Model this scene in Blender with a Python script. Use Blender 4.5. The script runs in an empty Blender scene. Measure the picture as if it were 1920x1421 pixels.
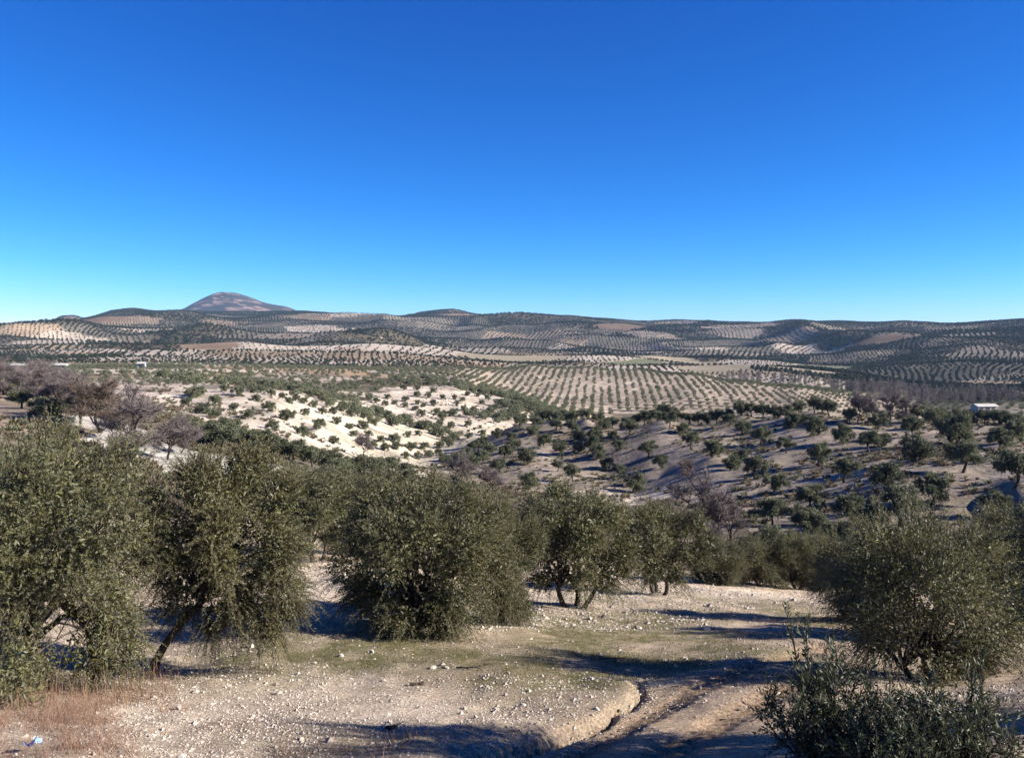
import bpy, math, random
import numpy as np
from math import radians as rad, sin, cos, pi

SC = bpy.context.scene
COL = SC.collection
# ------------------------------------------------------------------ camera
FPX, CX, CY, PITCH = 1598.0, 960.0, 710.5, rad(-3.24)
cam_data = bpy.data.cameras.new('camera')
cam_data.sensor_width = 36.0
cam_data.lens = 36.0 * FPX / 1920.0
cam_data.clip_start = 0.1
cam_data.clip_end = 60000.0
cam = bpy.data.objects.new('camera', cam_data)
COL.objects.link(cam)
cam.location = (0, 0, 0)
cam.rotation_euler = (rad(90) + PITCH, 0, 0)
SC.camera = cam
# ------------------------------------------------------------------ sky, sun, exposure
SUN_AZ, SUN_EL = rad(99.0), rad(25.0)          # azimuth clockwise from the view direction (+Y)
world = bpy.data.worlds.new('World')
SC.world = world
world.use_nodes = True
wn = world.node_tree
wn.nodes.clear()
sky = wn.nodes.new('ShaderNodeTexSky')
sky.sky_type = 'NISHITA'
sky.sun_disc = False
sky.sun_elevation = SUN_EL
sky.sun_rotation = SUN_AZ
sky.altitude = 0
sky.air_density = 0.6
sky.dust_density = 0.0
sky.ozone_density = 6.0
bg = wn.nodes.new('ShaderNodeBackground')
bg.inputs['Strength'].default_value = 0.0707
sep = wn.nodes.new('ShaderNodeSeparateColor'); com = wn.nodes.new('ShaderNodeCombineColor')
wo = wn.nodes.new('ShaderNodeOutputWorld')
wn.links.new(sky.outputs[0], sep.inputs[0])
def _m(op, a, b):
    n = wn.nodes.new('ShaderNodeMath'); n.operation = op
    for i, v in enumerate((a, b)):
        if isinstance(v, (int, float)): n.inputs[i].default_value = v
        else: wn.links.new(v, n.inputs[i])
    return n.outputs[0]
# the phone's saturated blue: one tone curve per channel over the whole dome
for i, (piv, g, gain) in enumerate(((2.5, 2.45, 0.92), (4.3, 1.34, 3.2), (6.4, 0.96, 6.2))):
    v = _m('MULTIPLY', _m('POWER', _m('DIVIDE', sep.outputs[i], piv), g), gain)
    wn.links.new(_m('MINIMUM', v, _m('MULTIPLY', sep.outputs[i], 1.15)), com.inputs[i])
wn.links.new(com.outputs[0], bg.inputs['Color'])
wn.links.new(bg.outputs[0], wo.inputs['Surface'])
sun_data = bpy.data.lights.new('sun', 'SUN')
sun_data.energy = 5.0
sun_data.angle = rad(0.53)
sun_data.color = (1.0, 0.93, 0.82)
sun = bpy.data.objects.new('sun', sun_data)
COL.objects.link(sun)
sun.location = (0, 0, 50)
sun.rotation_euler = (rad(90) - SUN_EL, 0, pi - SUN_AZ)
SC.view_settings.view_transform = 'Standard'
SC.view_settings.look = 'None'
SC.view_settings.exposure = 1.5
SC.view_settings.gamma = 1.0
SC.view_settings.use_curve_mapping = False
SC.render.engine = 'CYCLES'
SC.cycles.max_bounces = 5
SC.cycles.diffuse_bounces = 2
SC.cycles.glossy_bounces = 2
SC.cycles.transmission_bounces = 3
SC.cycles.volume_bounces = 0
SC.cycles.use_denoising = True

# ------------------------------------------------------------------ helpers
def mesh_np(name, verts, faces, mats, attrs=None, mat_index=None, smooth=False, vcol=None):
    """one mesh data block from arrays; faces is an (n,3) or (n,4) array or a list of such arrays"""
    me = bpy.data.meshes.new(name)
    fl = faces if isinstance(faces, list) else [faces]
    fl = [f for f in fl if len(f)]
    loops = np.concatenate([f.ravel() for f in fl]).astype(np.int32)
    sizes = np.concatenate([np.full(len(f), f.shape[1], np.int32) for f in fl])
    starts = np.concatenate([[0], np.cumsum(sizes)[:-1]]).astype(np.int32)
    me.vertices.add(len(verts))
    me.vertices.foreach_set('co', np.ascontiguousarray(verts, dtype=np.float32).ravel())
    me.loops.add(len(loops))
    me.loops.foreach_set('vertex_index', loops)
    me.polygons.add(len(sizes))
    me.polygons.foreach_set('loop_start', starts)
    me.polygons.foreach_set('loop_total', sizes)
    if mat_index is not None:
        me.polygons.foreach_set('material_index', np.asarray(mat_index, np.int32))
    me.polygons.foreach_set('use_smooth', np.full(len(sizes), bool(smooth)))
    for k, v in (attrs or {}).items():
        a = me.attributes.new(k, 'FLOAT', 'POINT')
        a.data.foreach_set('value', np.ascontiguousarray(v, dtype=np.float32))
    if vcol is not None:
        a = me.attributes.new('soil', 'FLOAT_COLOR', 'POINT')
        c = np.ones((len(verts), 4), np.float32); c[:, :3] = vcol
        a.data.foreach_set('color', c.ravel())
    for m in (mats if isinstance(mats, (list, tuple)) else [mats]):
        me.materials.append(m)
    me.update(calc_edges=True)
    me.validate()
    return me

def link(name, data, parent=None, loc=None, rot=None, sc=None):
    o = bpy.data.objects.new(name, data)
    COL.objects.link(o)
    if parent is not None: o.parent = parent
    if loc is not None: o.location = loc
    if rot is not None: o.rotation_euler = rot
    if sc is not None: o.scale = sc if hasattr(sc, '__len__') else (sc, sc, sc)
    return o

def tag(o, label=None, cat=None, group=None, kind=None):
    if label: o['label'] = label
    if cat: o['category'] = cat
    if group: o['group'] = group
    if kind: o['kind'] = kind
    return o

class Bag:
    """collects tubes and quads as arrays; quads only"""
    def __init__(s): s.v, s.f, s.n = [], [], 0
    def add(s, v, f):
        s.v.append(np.asarray(v, float)); s.f.append(np.asarray(f, int) + s.n); s.n += len(v)
    def tube(s, pts, rads, sides=6, cap=True):
        pts = np.asarray(pts, float); k = len(pts)
        t = np.gradient(pts, axis=0); t /= np.linalg.norm(t, axis=1)[:, None] + 1e-9
        ref = np.array([1.0, 0, 0]) if abs(t[0, 0]) < 0.8 else np.array([0, 1.0, 0])
        a = np.cross(t, ref); a /= np.linalg.norm(a, axis=1)[:, None] + 1e-9
        b = np.cross(t, a)
        ang = np.arange(sides) * 2 * pi / sides
        ring = (a[:, None, :] * np.cos(ang)[None, :, None] + b[:, None, :] * np.sin(ang)[None, :, None])
        v = (pts[:, None, :] + ring * np.asarray(rads, float)[:, None, None]).reshape(-1, 3)
        i, j = np.meshgrid(np.arange(k - 1), np.arange(sides), indexing='ij')
        j2 = (j + 1) % sides
        f = np.stack([i * sides + j, i * sides + j2, (i + 1) * sides + j2, (i + 1) * sides + j], -1).reshape(-1, 4)
        s.add(v, f)
    def arrays(s): return np.concatenate(s.v), np.concatenate(s.f)

def unit(a): return a / (np.linalg.norm(a, axis=-1, keepdims=True) + 1e-9)

def hash2(ix, iy, seed):
    h = (ix.astype(np.int64) * 374761393 + iy.astype(np.int64) * 668265263 + seed * 1442695041) & 0x7fffffff
    h = ((h ^ (h >> 13)) * 1274126177) & 0x7fffffff
    return ((h ^ (h >> 16)) & 0xffff) / 65535.0

def vnoise(x, y, scale, seed):
    """smooth value noise in -1..1"""
    x = x / scale; y = y / scale
    ix = np.floor(x); iy = np.floor(y); fx = x - ix; fy = y - iy
    fx = fx * fx * fx * (fx * (fx * 6 - 15) + 10); fy = fy * fy * fy * (fy * (fy * 6 - 15) + 10)
    ix = ix.astype(np.int64); iy = iy.astype(np.int64)
    a, b = hash2(ix, iy, seed), hash2(ix + 1, iy, seed)
    c, d = hash2(ix, iy + 1, seed), hash2(ix + 1, iy + 1, seed)
    return 2 * ((a * (1 - fx) + b * fx) * (1 - fy) + (c * (1 - fx) + d * fx) * fy) - 1

def sstep(a, b, x):
    t = np.clip((x - a) / (b - a), 0, 1); return t * t * (3 - 2 * t)

# ------------------------------------------------------------------ materials
def new_mat(name):
    m = bpy.data.materials.new(name); m.use_nodes = True
    nt = m.node_tree; nt.nodes.clear()
    out = nt.nodes.new('ShaderNodeOutputMaterial')
    return m, nt, out

def N(nt, typ, **kw):
    n = nt.nodes.new(typ)
    for k, v in kw.items():
        if k.startswith('i_'): n.inputs[k[2:].replace('_', ' ')].default_value = v
        else: setattr(n, k, v)
    return n

def ramp(nt, src, stops):
    r = nt.nodes.new('ShaderNodeValToRGB')
    els = r.color_ramp.elements
    while len(els) < len(stops): els.new(0.5)
    for e, (p, c) in zip(els, stops):
        e.position = p; e.color = (*c, 1) if len(c) == 3 else c
    nt.links.new(src, r.inputs[0])
    return r.outputs[0]

def mixc(nt, fac, a, b, mode='MIX'):
    n = nt.nodes.new('ShaderNodeMix'); n.data_type = 'RGBA'; n.blend_type = mode
    for s, v in ((n.inputs[0], fac), (n.inputs[6], a), (n.inputs[7], b)):
        if isinstance(v, (int, float)): s.default_value = v
        elif isinstance(v, tuple): s.default_value = (*v, 1)
        else: nt.links.new(v, s)
    return n.outputs[2]

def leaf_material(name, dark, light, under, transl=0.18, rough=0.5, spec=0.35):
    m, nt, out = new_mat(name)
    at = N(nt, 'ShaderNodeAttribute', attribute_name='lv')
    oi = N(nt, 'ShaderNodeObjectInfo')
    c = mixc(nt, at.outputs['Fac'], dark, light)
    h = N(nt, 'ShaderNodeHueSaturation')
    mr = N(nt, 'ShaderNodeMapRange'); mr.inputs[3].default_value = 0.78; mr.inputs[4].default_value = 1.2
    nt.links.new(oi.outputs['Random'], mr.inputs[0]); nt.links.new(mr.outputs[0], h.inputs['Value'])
    nt.links.new(c, h.inputs['Color'])
    geo = N(nt, 'ShaderNodeNewGeometry')
    c2 = mixc(nt, geo.outputs['Backfacing'], h.outputs[0], under)
    p = N(nt, 'ShaderNodeBsdfPrincipled'); nt.links.new(c2, p.inputs['Base Color'])
    p.inputs['Roughness'].default_value = rough; p.inputs['Specular IOR Level'].default_value = spec
    t = N(nt, 'ShaderNodeBsdfTranslucent'); nt.links.new(h.outputs[0], t.inputs['Color'])
    mx = N(nt, 'ShaderNodeMixShader'); mx.inputs[0].default_value = transl
    nt.links.new(p.outputs[0], mx.inputs[1]); nt.links.new(t.outputs[0], mx.inputs[2])
    nt.links.new(mx.outputs[0], out.inputs[0])
    return m

def plain_material(name, c1, c2, scale=20.0, rough=0.9, bump=0.0, coord='Object'):
    m, nt, out = new_mat(name)
    tc = N(nt, 'ShaderNodeTexCoord')
    nz = N(nt, 'ShaderNodeTexNoise'); nz.inputs['Scale'].default_value = scale; nz.inputs['Detail'].default_value = 5
    nt.links.new(tc.outputs[coord], nz.inputs['Vector'])
    c = ramp(nt, nz.outputs['Fac'], [(0.3, c1), (0.7, c2)])
    p = N(nt, 'ShaderNodeBsdfPrincipled'); p.inputs['Roughness'].default_value = rough
    p.inputs['Specular IOR Level'].default_value = 0.2
    nt.links.new(c, p.inputs['Base Color'])
    if bump:
        b = N(nt, 'ShaderNodeBump'); b.inputs['Strength'].default_value = bump; b.inputs['Distance'].default_value = 0.02
        nt.links.new(nz.outputs['Fac'], b.inputs['Height']); nt.links.new(b.outputs[0], p.inputs['Normal'])
    nt.links.new(p.outputs[0], out.inputs[0])
    return m

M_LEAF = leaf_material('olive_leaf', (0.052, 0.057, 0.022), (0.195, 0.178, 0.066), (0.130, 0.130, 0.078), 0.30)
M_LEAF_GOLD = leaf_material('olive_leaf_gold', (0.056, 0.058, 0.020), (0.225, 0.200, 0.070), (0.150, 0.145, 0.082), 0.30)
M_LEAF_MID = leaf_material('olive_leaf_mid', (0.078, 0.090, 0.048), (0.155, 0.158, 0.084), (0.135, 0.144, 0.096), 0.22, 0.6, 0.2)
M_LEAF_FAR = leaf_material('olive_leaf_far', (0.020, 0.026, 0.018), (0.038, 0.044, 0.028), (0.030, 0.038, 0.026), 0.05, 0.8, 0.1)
M_SAPLING = leaf_material('sapling_leaf', (0.034, 0.048, 0.019), (0.082, 0.098, 0.038), (0.075, 0.085, 0.050))
M_BARK = plain_material('olive_bark', (0.026, 0.021, 0.017), (0.085, 0.068, 0.055), 14, 0.95, 0.6)
M_TWIG = plain_material('bare_twig', (0.118, 0.094, 0.092), (0.175, 0.145, 0.142), 3, 0.9)
M_POPLAR = plain_material('poplar_twig', (0.145, 0.122, 0.112), (0.205, 0.178, 0.162), 3, 0.9)
M_TWIG_BROWN = plain_material('brown_twig', (0.088, 0.065, 0.055), (0.140, 0.105, 0.085), 3, 0.9)
M_TUFT = leaf_material('tuft', (0.075, 0.058, 0.038), (0.20, 0.160, 0.105), (0.14, 0.11, 0.075), 0.2, 0.8, 0.1)
M_DRY = leaf_material('dry_grass', (0.13, 0.074, 0.050), (0.36, 0.225, 0.16), (0.24, 0.15, 0.105), 0.25, 0.8, 0.1)
M_GREEN = leaf_material('green_grass', (0.060, 0.068, 0.018), (0.165, 0.145, 0.062), (0.11, 0.11, 0.045), 0.25, 0.7, 0.1)
M_STONE = plain_material('limestone', (0.27, 0.23, 0.19), (0.48, 0.425, 0.36), 9, 0.9, 0.4)

# ground: soil colour per vertex x fine grain, with weeds where the attribute says so
def ground_material():
    m, nt, out = new_mat('soil')
    at = N(nt, 'ShaderNodeAttribute', attribute_name='soil')
    gr = N(nt, 'ShaderNodeAttribute', attribute_name='green')
    nr = N(nt, 'ShaderNodeAttribute', attribute_name='near')
    tc = N(nt, 'ShaderNodeTexCoord')
    def noise(scale, detail, rough=0.6):
        n = N(nt, 'ShaderNodeTexNoise'); n.inputs['Scale'].default_value = scale
        n.inputs['Detail'].default_value = detail; n.inputs['Roughness'].default_value = rough
        nt.links.new(tc.outputs['Object'], n.inputs['Vector']); return n.outputs['Fac']
    n_fine, n_mid, n_big, n_huge = noise(24, 7, 0.75), noise(2.6, 6, 0.7), noise(0.45, 6, 0.7), noise(0.02, 7, 0.65)
    c = at.outputs['Color']
    v1 = ramp(nt, n_fine, [(0.31, (0.22, 0.20, 0.18)), (0.42, (0.78, 0.76, 0.74)), (0.54, (1.20, 1.19, 1.18)), (0.70, (1.6, 1.59, 1.57))])
    v2 = ramp(nt, n_mid, [(0.3, (0.72, 0.70, 0.68)), (0.7, (1.22, 1.21, 1.2))])
    v3 = ramp(nt, n_big, [(0.32, (0.66, 0.63, 0.60)), (0.5, (0.97, 0.97, 0.97)), (0.68, (1.26, 1.24, 1.2))])
    v4 = ramp(nt, n_huge, [(0.35, (0.84, 0.83, 0.82)), (0.65, (1.12, 1.11, 1.1))])
    c = mixc(nt, nr.outputs['Fac'], c, mixc(nt, 1.0, mixc(nt, 1.0, c, v1, 'MULTIPLY'), v2, 'MULTIPLY'))
    c = mixc(nt, 1.0, c, v3, 'MULTIPLY')
    c = mixc(nt, 1.0, c, v4, 'MULTIPLY')
    gm = N(nt, 'ShaderNodeMath', operation='MULTIPLY')
    gsel = ramp(nt, n_mid, [(0.36, (0.35, 0.35, 0.35)), (0.54, (1, 1, 1))])
    nt.links.new(gr.outputs['Fac'], gm.inputs[0]); nt.links.new(gsel, gm.inputs[1])
    gcol = ramp(nt, n_fine, [(0.3, (0.075, 0.075, 0.026)), (0.7, (0.235, 0.205, 0.105))])
    c = mixc(nt, gm.outputs[0], c, gcol)
    p = N(nt, 'ShaderNodeBsdfPrincipled'); p.inputs['Roughness'].default_value = 0.95
    p.inputs['Specular IOR Level'].default_value = 0.1
    nt.links.new(c, p.inputs['Base Color'])
    b = N(nt, 'ShaderNodeBump'); b.inputs['Distance'].default_value = 0.08
    nt.links.new(n_fine, b.inputs['Height']); nt.links.new(nr.outputs['Fac'], b.inputs['Strength'])
    b2 = N(nt, 'ShaderNodeBump'); b2.inputs['Distance'].default_value = 0.6; b2.inputs['Strength'].default_value = 0.7
    nt.links.new(n_big, b2.inputs['Height']); nt.links.new(b.outputs[0], b2.inputs['Normal'])
    nt.links.new(b2.outputs[0], p.inputs['Normal'])
    nt.links.new(p.outputs[0], out.inputs[0])
    return m
M_SOIL = ground_material()

# ------------------------------------------------------------------ terrain
def ray(px, py):
    u, v = (np.asarray(px, float) - CX) / FPX, (CY - np.asarray(py, float)) / FPX
    return u, cos(PITCH) - sin(PITCH) * v, sin(PITCH) + cos(PITCH) * v

def ctl(px, py, d):
    """survey point: (azimuth, horizontal distance, z/r)"""
    x, y, z = ray(px, py); h = math.hypot(x, y)
    return (math.atan2(x, y), d, z / h)

P = []
def C(*pts):
    for p in pts: P.append(ctl(*p))
def CZ(*pts):                                   # px, distance, height
    for px, d, z in pts:
        x, y, _ = ray(px, 620); P.append((math.atan2(x, y), d, z / d))
for px in (-900, -300, 300, 960, 1600, 2200, 2900): CZ((px, 1.5, -1.75), (px, 4.0, -2.75))
C((-500, 1421, 9.5), (0, 1421, 9.5), (0, 1280, 14), (270, 1270, 14.5), (500, 1421, 9.3), (500, 1200, 16.5), (780, 1182, 17.5),
  (960, 1421, 9), (960, 1250, 14), (1065, 1140, 23), (1215, 1110, 30), (1400, 1421, 8.4), (1400, 1230, 15.5), (1400, 1102, 36),
  (1510, 1125, 33), (1750, 1285, 14.5), (1900, 1421, 7.9), (1900, 1280, 14), (1900, 1180, 22), (1640, 1160, 24), (600, 1070, 27),
  (580, 1050, 30), (2400, 1280, 14), (2400, 1421, 8), (-500, 1270, 14), (-500, 1050, 32))
C((250, 900, 60), (100, 830, 75), (20, 760, 115), (130, 785, 92), (300, 860, 78), (-400, 780, 80), (420, 850, 88), (510, 885, 80), (600, 900, 85),
  (560, 990, 50), (300, 1050, 32), (700, 920, 95), (880, 930, 105), (880, 1030, 50), (1000, 930, 122), (1160, 930, 130),
  (1330, 1020, 76), (1330, 1060, 50), (1450, 1045, 72), (1417, 1090, 50), (1520, 1092, 48), (1600, 1035, 75), (1700, 990, 88),
  (1910, 1035, 70), (1900, 1100, 45), (2400, 1040, 70), (2400, 960, 95))
C((1868, 962, 97), (1748, 950, 97), (1520, 956, 100), (1456, 928, 114), (1660, 920, 104), (1582, 904, 118), (1903, 914, 100),
  (1805, 886, 115), (1721, 864, 125), (1535, 870, 135), (1416, 897, 130), (1373, 882, 140), (1336, 858, 150), (1240, 880, 155),
  (1190, 922, 140), (1140, 882, 165), (1050, 856, 180), (987, 868, 168), (935, 887, 160), (874, 860, 190), (835, 877, 170),
  (906, 838, 205), (975, 802, 225), (1046, 789, 225), (1072, 812, 205), (1179, 818, 190), (1215, 858, 165), (1282, 813, 185),
  (1393, 816, 178), (1581, 830, 152), (1637, 848, 140), (1709, 820, 155), (1788, 831, 145), (1873, 845, 130), (1758, 803, 168),
  (1100, 785, 215), (1245, 776, 210), (1390, 777, 205), (1528, 774, 200), (1600, 785, 188), (1720, 790, 180),
  (1820, 795, 175), (1905, 797, 172), (2400, 800, 170))
CZ((1100, 290, -50), (1250, 300, -52), (1400, 300, -52), (1550, 300, -50), (1700, 290, -46), (1900, 290, -46), (2400, 290, -46), (960, 290, -37))
C((349, 759, 190), (381, 776, 165), (404, 784, 150), (465, 786, 165), (538, 789, 165), (568, 818, 170), (627, 833, 175), (597, 804, 175),
  (506, 771, 178), (447, 742, 205), (480, 752, 200), (509, 742, 215), (543, 757, 215), (605, 776, 215), (631, 796, 200), (656, 805, 210),
  (696, 842, 195), (745, 844, 205), (782, 861, 210), (823, 854, 215), (740, 829, 215), (701, 798, 240), (735, 798, 255), (784, 817, 245),
  (683, 785, 240), (801, 805, 270), (836, 832, 245), (420, 734, 220), (360, 745, 205))
C((853, 824, 262), (904, 817, 275), (845, 802, 290), (877, 800, 295), (848, 781, 320), (818, 778, 320), (921, 771, 345), (870, 771, 335),
  (960, 770, 350), (904, 756, 370), (857, 761, 350), (814, 761, 340), (784, 759, 335), (740, 759, 330), (706, 756, 320), (781, 744, 360),
  (813, 736, 380), (877, 742, 385), (757, 731, 385), (720, 745, 345), (850, 728, 400), (930, 745, 390), (1000, 763, 372),
  (620, 745, 310), (650, 720, 400), (600, 715, 420), (690, 710, 430), (620, 700, 480), (560, 735, 290))
C((1000, 752, 480), (1200, 752, 490), (860, 705, 560), (900, 725, 520), (960, 740, 500), (1100, 745, 500), (1300, 745, 500), (1500, 752, 500),
  (1570, 748, 520), (880, 692, 640), (1000, 686, 680), (1100, 690, 660), (1200, 694, 650), (1300, 703, 620), (1400, 715, 590),
  (1500, 730, 560), (1560, 742, 540))
CZ((1000, 820, -46), (1150, 820, -48), (1300, 780, -50), (1420, 720, -52))
C((300, 700, 430), (250, 695, 480), (400, 697, 500), (500, 695, 560), (330, 712, 330), (420, 718, 330), (480, 724, 300), (500, 712, 400),
  (100, 690, 700), (100, 720, 300), (0, 715, 300), (300, 688, 650), (500, 686, 800), (700, 690, 800), (200, 715, 300))
C((100, 675, 1200), (300, 672, 1100), (500, 672, 1300), (740, 668, 1400), (930, 668, 1500), (1100, 676, 1300), (1240, 682, 1200), (1400, 690, 1150),
  (1440, 700, 950), (1500, 712, 850), (1600, 735, 750), (1750, 735, 800), (1900, 745, 750), (1700, 720, 1000), (1900, 725, 1000),
  (1640, 748, 620), (1900, 765, 520), (1700, 760, 560), (1840, 767, 520), (2400, 765, 520), (2400, 725, 1000))
C((1560, 690, 1400), (1700, 690, 1400), (1900, 690, 1400), (1560, 665, 2000), (1640, 650, 2300), (1900, 640, 2200), (1750, 660, 1900),
  (1380, 685, 1400), (1300, 660, 1900), (1300, 630, 2700), (1200, 650, 2100), (1000, 632, 2300), (1000, 660, 1700), (850, 650, 1800),
  (850, 610, 3200), (700, 640, 2000), (640, 610, 3000), (430, 640, 2200), (430, 610, 3200), (300, 650, 1800), (250, 620, 2600),
  (195, 600, 3100), (50, 640, 2200), (50, 618, 3000), (2400, 640, 2200), (-400, 640, 2200))
SKYL = [(-400, 606), (0, 610), (40, 603), (70, 606), (95, 603), (115, 595), (145, 595), (160, 601), (180, 592), (210, 583), (250, 579), (290, 584),
        (340, 585), (395, 586), (450, 586), (510, 586), (565, 585), (600, 588), (640, 592), (700, 595), (760, 596), (790, 588), (820, 584), (850, 582),
        (870, 586), (890, 591), (920, 592), (960, 589), (1000, 589), (1040, 594), (1080, 600), (1120, 603), (1200, 606), (1260, 603),
        (1330, 603), (1400, 607), (1470, 608), (1520, 605), (1585, 603), (1640, 607), (1690, 602), (1740, 604), (1760, 606), (1850, 604),
        (1920, 601), (2400, 602)]
def sky_d(px):
    return float(np.interp(px, [0, 165, 175, 300, 340, 600, 1100, 1600, 1700, 1920], [3500, 3500, 3800, 3800, 4300, 4200, 4000, 3800, 3300, 3100]))
for px, py in SKYL:
    C((px, py, sky_d(px)), (px, py + (16 if 300 < px < 640 else 26), sky_d(px) * 1.3))
C((300, 592, 6300), (345, 582, 6700), (358, 575, 6800), (372, 567, 6900), (384, 561.5, 7000), (396, 556, 7100), (408, 551, 7200), (418, 548.2, 7300), (432, 547.6, 7300), (446, 548.5, 7300), (458, 552.5, 7250), (470, 557.5, 7200),
  (485, 562.5, 7150), (500, 566, 7100), (520, 569.5, 7050), (540, 573.5, 7000), (553, 578, 6950), (566, 583.5, 6900), (590, 594, 6800), (430, 562, 6700), (400, 572, 6500), (470, 572, 6500), (520, 580, 6400),
  (430, 585, 6000), (300, 615, 7300), (640, 625, 7300), (430, 600, 9000))
for px in (-400, 0, 200, 700, 1000, 1300, 1600, 1920, 2400): C((px, 640, 7500), (px, 650, 11000))
P = np.array(P)
KT, KR = 7.0, 2.0
QC = np.stack([P[:, 0] * KT, np.log(P[:, 1]) * KR], 1)
def kern(d2): return -np.sqrt(d2 + 0.0004)
_n = len(QC)
_A = np.zeros((_n + 3, _n + 3))
_A[:_n, :_n] = kern(((QC[:, None] - QC[None]) ** 2).sum(-1)) - np.eye(_n) * 0.001
_A[:_n, _n] = 1; _A[:_n, _n + 1:] = QC; _A[_n, :_n] = 1; _A[_n + 1:, :_n] = QC.T
_W = np.linalg.solve(_A, np.concatenate([P[:, 2], np.zeros(3)]))
GULLY = None
def base_slope(th, r):
    q = np.stack([np.clip(th, -0.85, 0.85) * KT, np.log(np.maximum(r, 1.0)) * KR], 1).astype(np.float32)
    out = np.empty(len(q))
    qc = QC.astype(np.float32); w = _W[:_n].astype(np.float32)
    for i in range(0, len(q), 20000):
        s = q[i:i + 20000]
        d2 = (s[:, None, 0] - qc[None, :, 0]) ** 2 + (s[:, None, 1] - qc[None, :, 1]) ** 2
        out[i:i + 20000] = kern(d2) @ w + _W[_n] + s @ _W[_n + 1:]
    return out

def seg_dist(x, y, poly):
    """distance to a polyline and signed side"""
    best = np.full(len(x), 1e9); side = np.zeros(len(x)); tt = np.zeros(len(x))
    L = 0.0
    for (ax, ay), (bx, by) in zip(poly[:-1], poly[1:]):
        dx, dy = bx - ax, by - ay; l2 = dx * dx + dy * dy
        t = np.clip(((x - ax) * dx + (y - ay) * dy) / l2, 0, 1)
        d = np.hypot(x - ax - t * dx, y - ay - t * dy)
        m = d < best
        best[m] = d[m]; side[m] = np.sign(dx * (y - ay) - dy * (x - ax))[m]; tt[m] = L + (t * math.sqrt(l2))[m]
        L += math.sqrt(l2)
    return best, side, tt

_SKT = np.array([ctl(px, 600, 1)[0] for px in range(-400, 2401, 40)]); _SKD = np.array([sky_d(px) for px in range(-400, 2401, 40)])
def height(x, y):
    x = np.atleast_1d(np.asarray(x, float)); y = np.atleast_1d(np.asarray(y, float))
    r = np.hypot(x, y); th = np.arctan2(x, y)
    z = base_slope(th, r) * r
    # folds of the far hills
    rS = np.interp(th, _SKT, _SKD); far = sstep(650, 1500, r) * (1 - 0.85 * sstep(0.68 * rS, 0.97 * rS, r)) * (1 - sstep(5000, 6000, r))
    rid = (1.1 - np.sqrt(vnoise(x + 120 * vnoise(x, y, 500, 5), y + 120 * vnoise(x, y, 500, 6), 620, 1) ** 2 + 0.03)) ** 2
    rid2 = (1.1 - np.sqrt(vnoise(x + 50 * vnoise(x, y, 200, 18), y, 290, 19) ** 2 + 0.03)) ** 2
    z = z + far * ((38 + 22 * sstep(1400, 2400, r)) * (rid - 0.42) + (18 + 10 * sstep(1400, 2400, r)) * (rid2 - 0.42) + 8 * vnoise(x, y, 150, 2) + 3 * vnoise(x, y, 80, 3))
    mt = sstep(5600, 6400, r)
    z = z + mt * (14 * vnoise(x, y, 420, 8) + 10 * vnoise(x, y, 150, 9))
    mid = sstep(70, 120, r) * (1 - sstep(500, 700, r))
    z = z + mid * (0.9 * vnoise(x, y, 38, 11) + 0.42 * vnoise(x, y, 12, 12) + 0.16 * vnoise(x, y, 4.5, 16) + 0.07 * vnoise(x, y, 2.0, 17))
    near = 1 - sstep(45, 70, r)
    z = z + near * (0.10 * vnoise(x, y, 3.1, 13) + 0.045 * vnoise(x, y, 0.9, 14) + 0.022 * vnoise(x, y, 0.33, 15))
    if GULLY is not None:
        wx = x + 0.16 * vnoise(x, y, 0.9, 22) + 0.07 * vnoise(x, y, 0.35, 23); wy = y + 0.16 * vnoise(x, y, 0.9, 24) + 0.07 * vnoise(x, y, 0.35, 25)
        d, side, t = seg_dist(wx, wy, GULLY)
        fade = sstep(0.0, 1.5, t)
        dep = (0.09 + 0.09 * sstep(1.5, 5.0, t)) * (1 + 0.5 * vnoise(x, y, 0.7, 26))
        wid = 0.085 + 0.05 * vnoise(x, y, 0.8, 21)
        z = z - fade * dep * np.exp(-(d / np.maximum(wid, 0.08)) ** 2)
        bank = (side < 0) * sstep(2.2, 4.5, t)
        z = z + fade * bank * 0.10 * (1 + 0.5 * vnoise(x, y, 0.6, 27)) * np.exp(-((d - 0.7) / 0.5) ** 2) - fade * (side > 0) * 0.10 * np.exp(-(d / 0.9) ** 2)
        for (poly, w) in TRACKS:
            d2, s2, t2 = seg_dist(x, y, poly)
            z = z + np.exp(-(d2 / w) ** 4) * (-0.055 + 0.035 * np.sin(t2 * 2 * pi / 0.21 + 3 * d2)) * sstep(0.2, 1.2, t2)
    return z

_RG = np.exp(np.linspace(math.log(2.0), math.log(11000), 1400))
def ground_at(px, py, dmin=2.0, dmax=11000.0):
    """first point where the sight line through a pixel meets the terrain"""
    x, y, z = ray(px, py); h = math.hypot(x, y); x, y, s = x / h, y / h, z / h
    rr = _RG[(_RG >= dmin) & (_RG <= dmax)]
    hz = height(x * rr, y * rr) - s * rr
    k = np.where(hz >= 0)[0]
    if len(k) == 0: k = [int(np.argmax(hz))]
    i = k[0]
    d = rr[i]
    if i > 0 and hz[i] > 0:
        a, b = hz[i - 1], hz[i]; d = rr[i - 1] + (rr[i] - rr[i - 1]) * (-a) / (b - a)
    return float(x * d), float(y * d)

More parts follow.
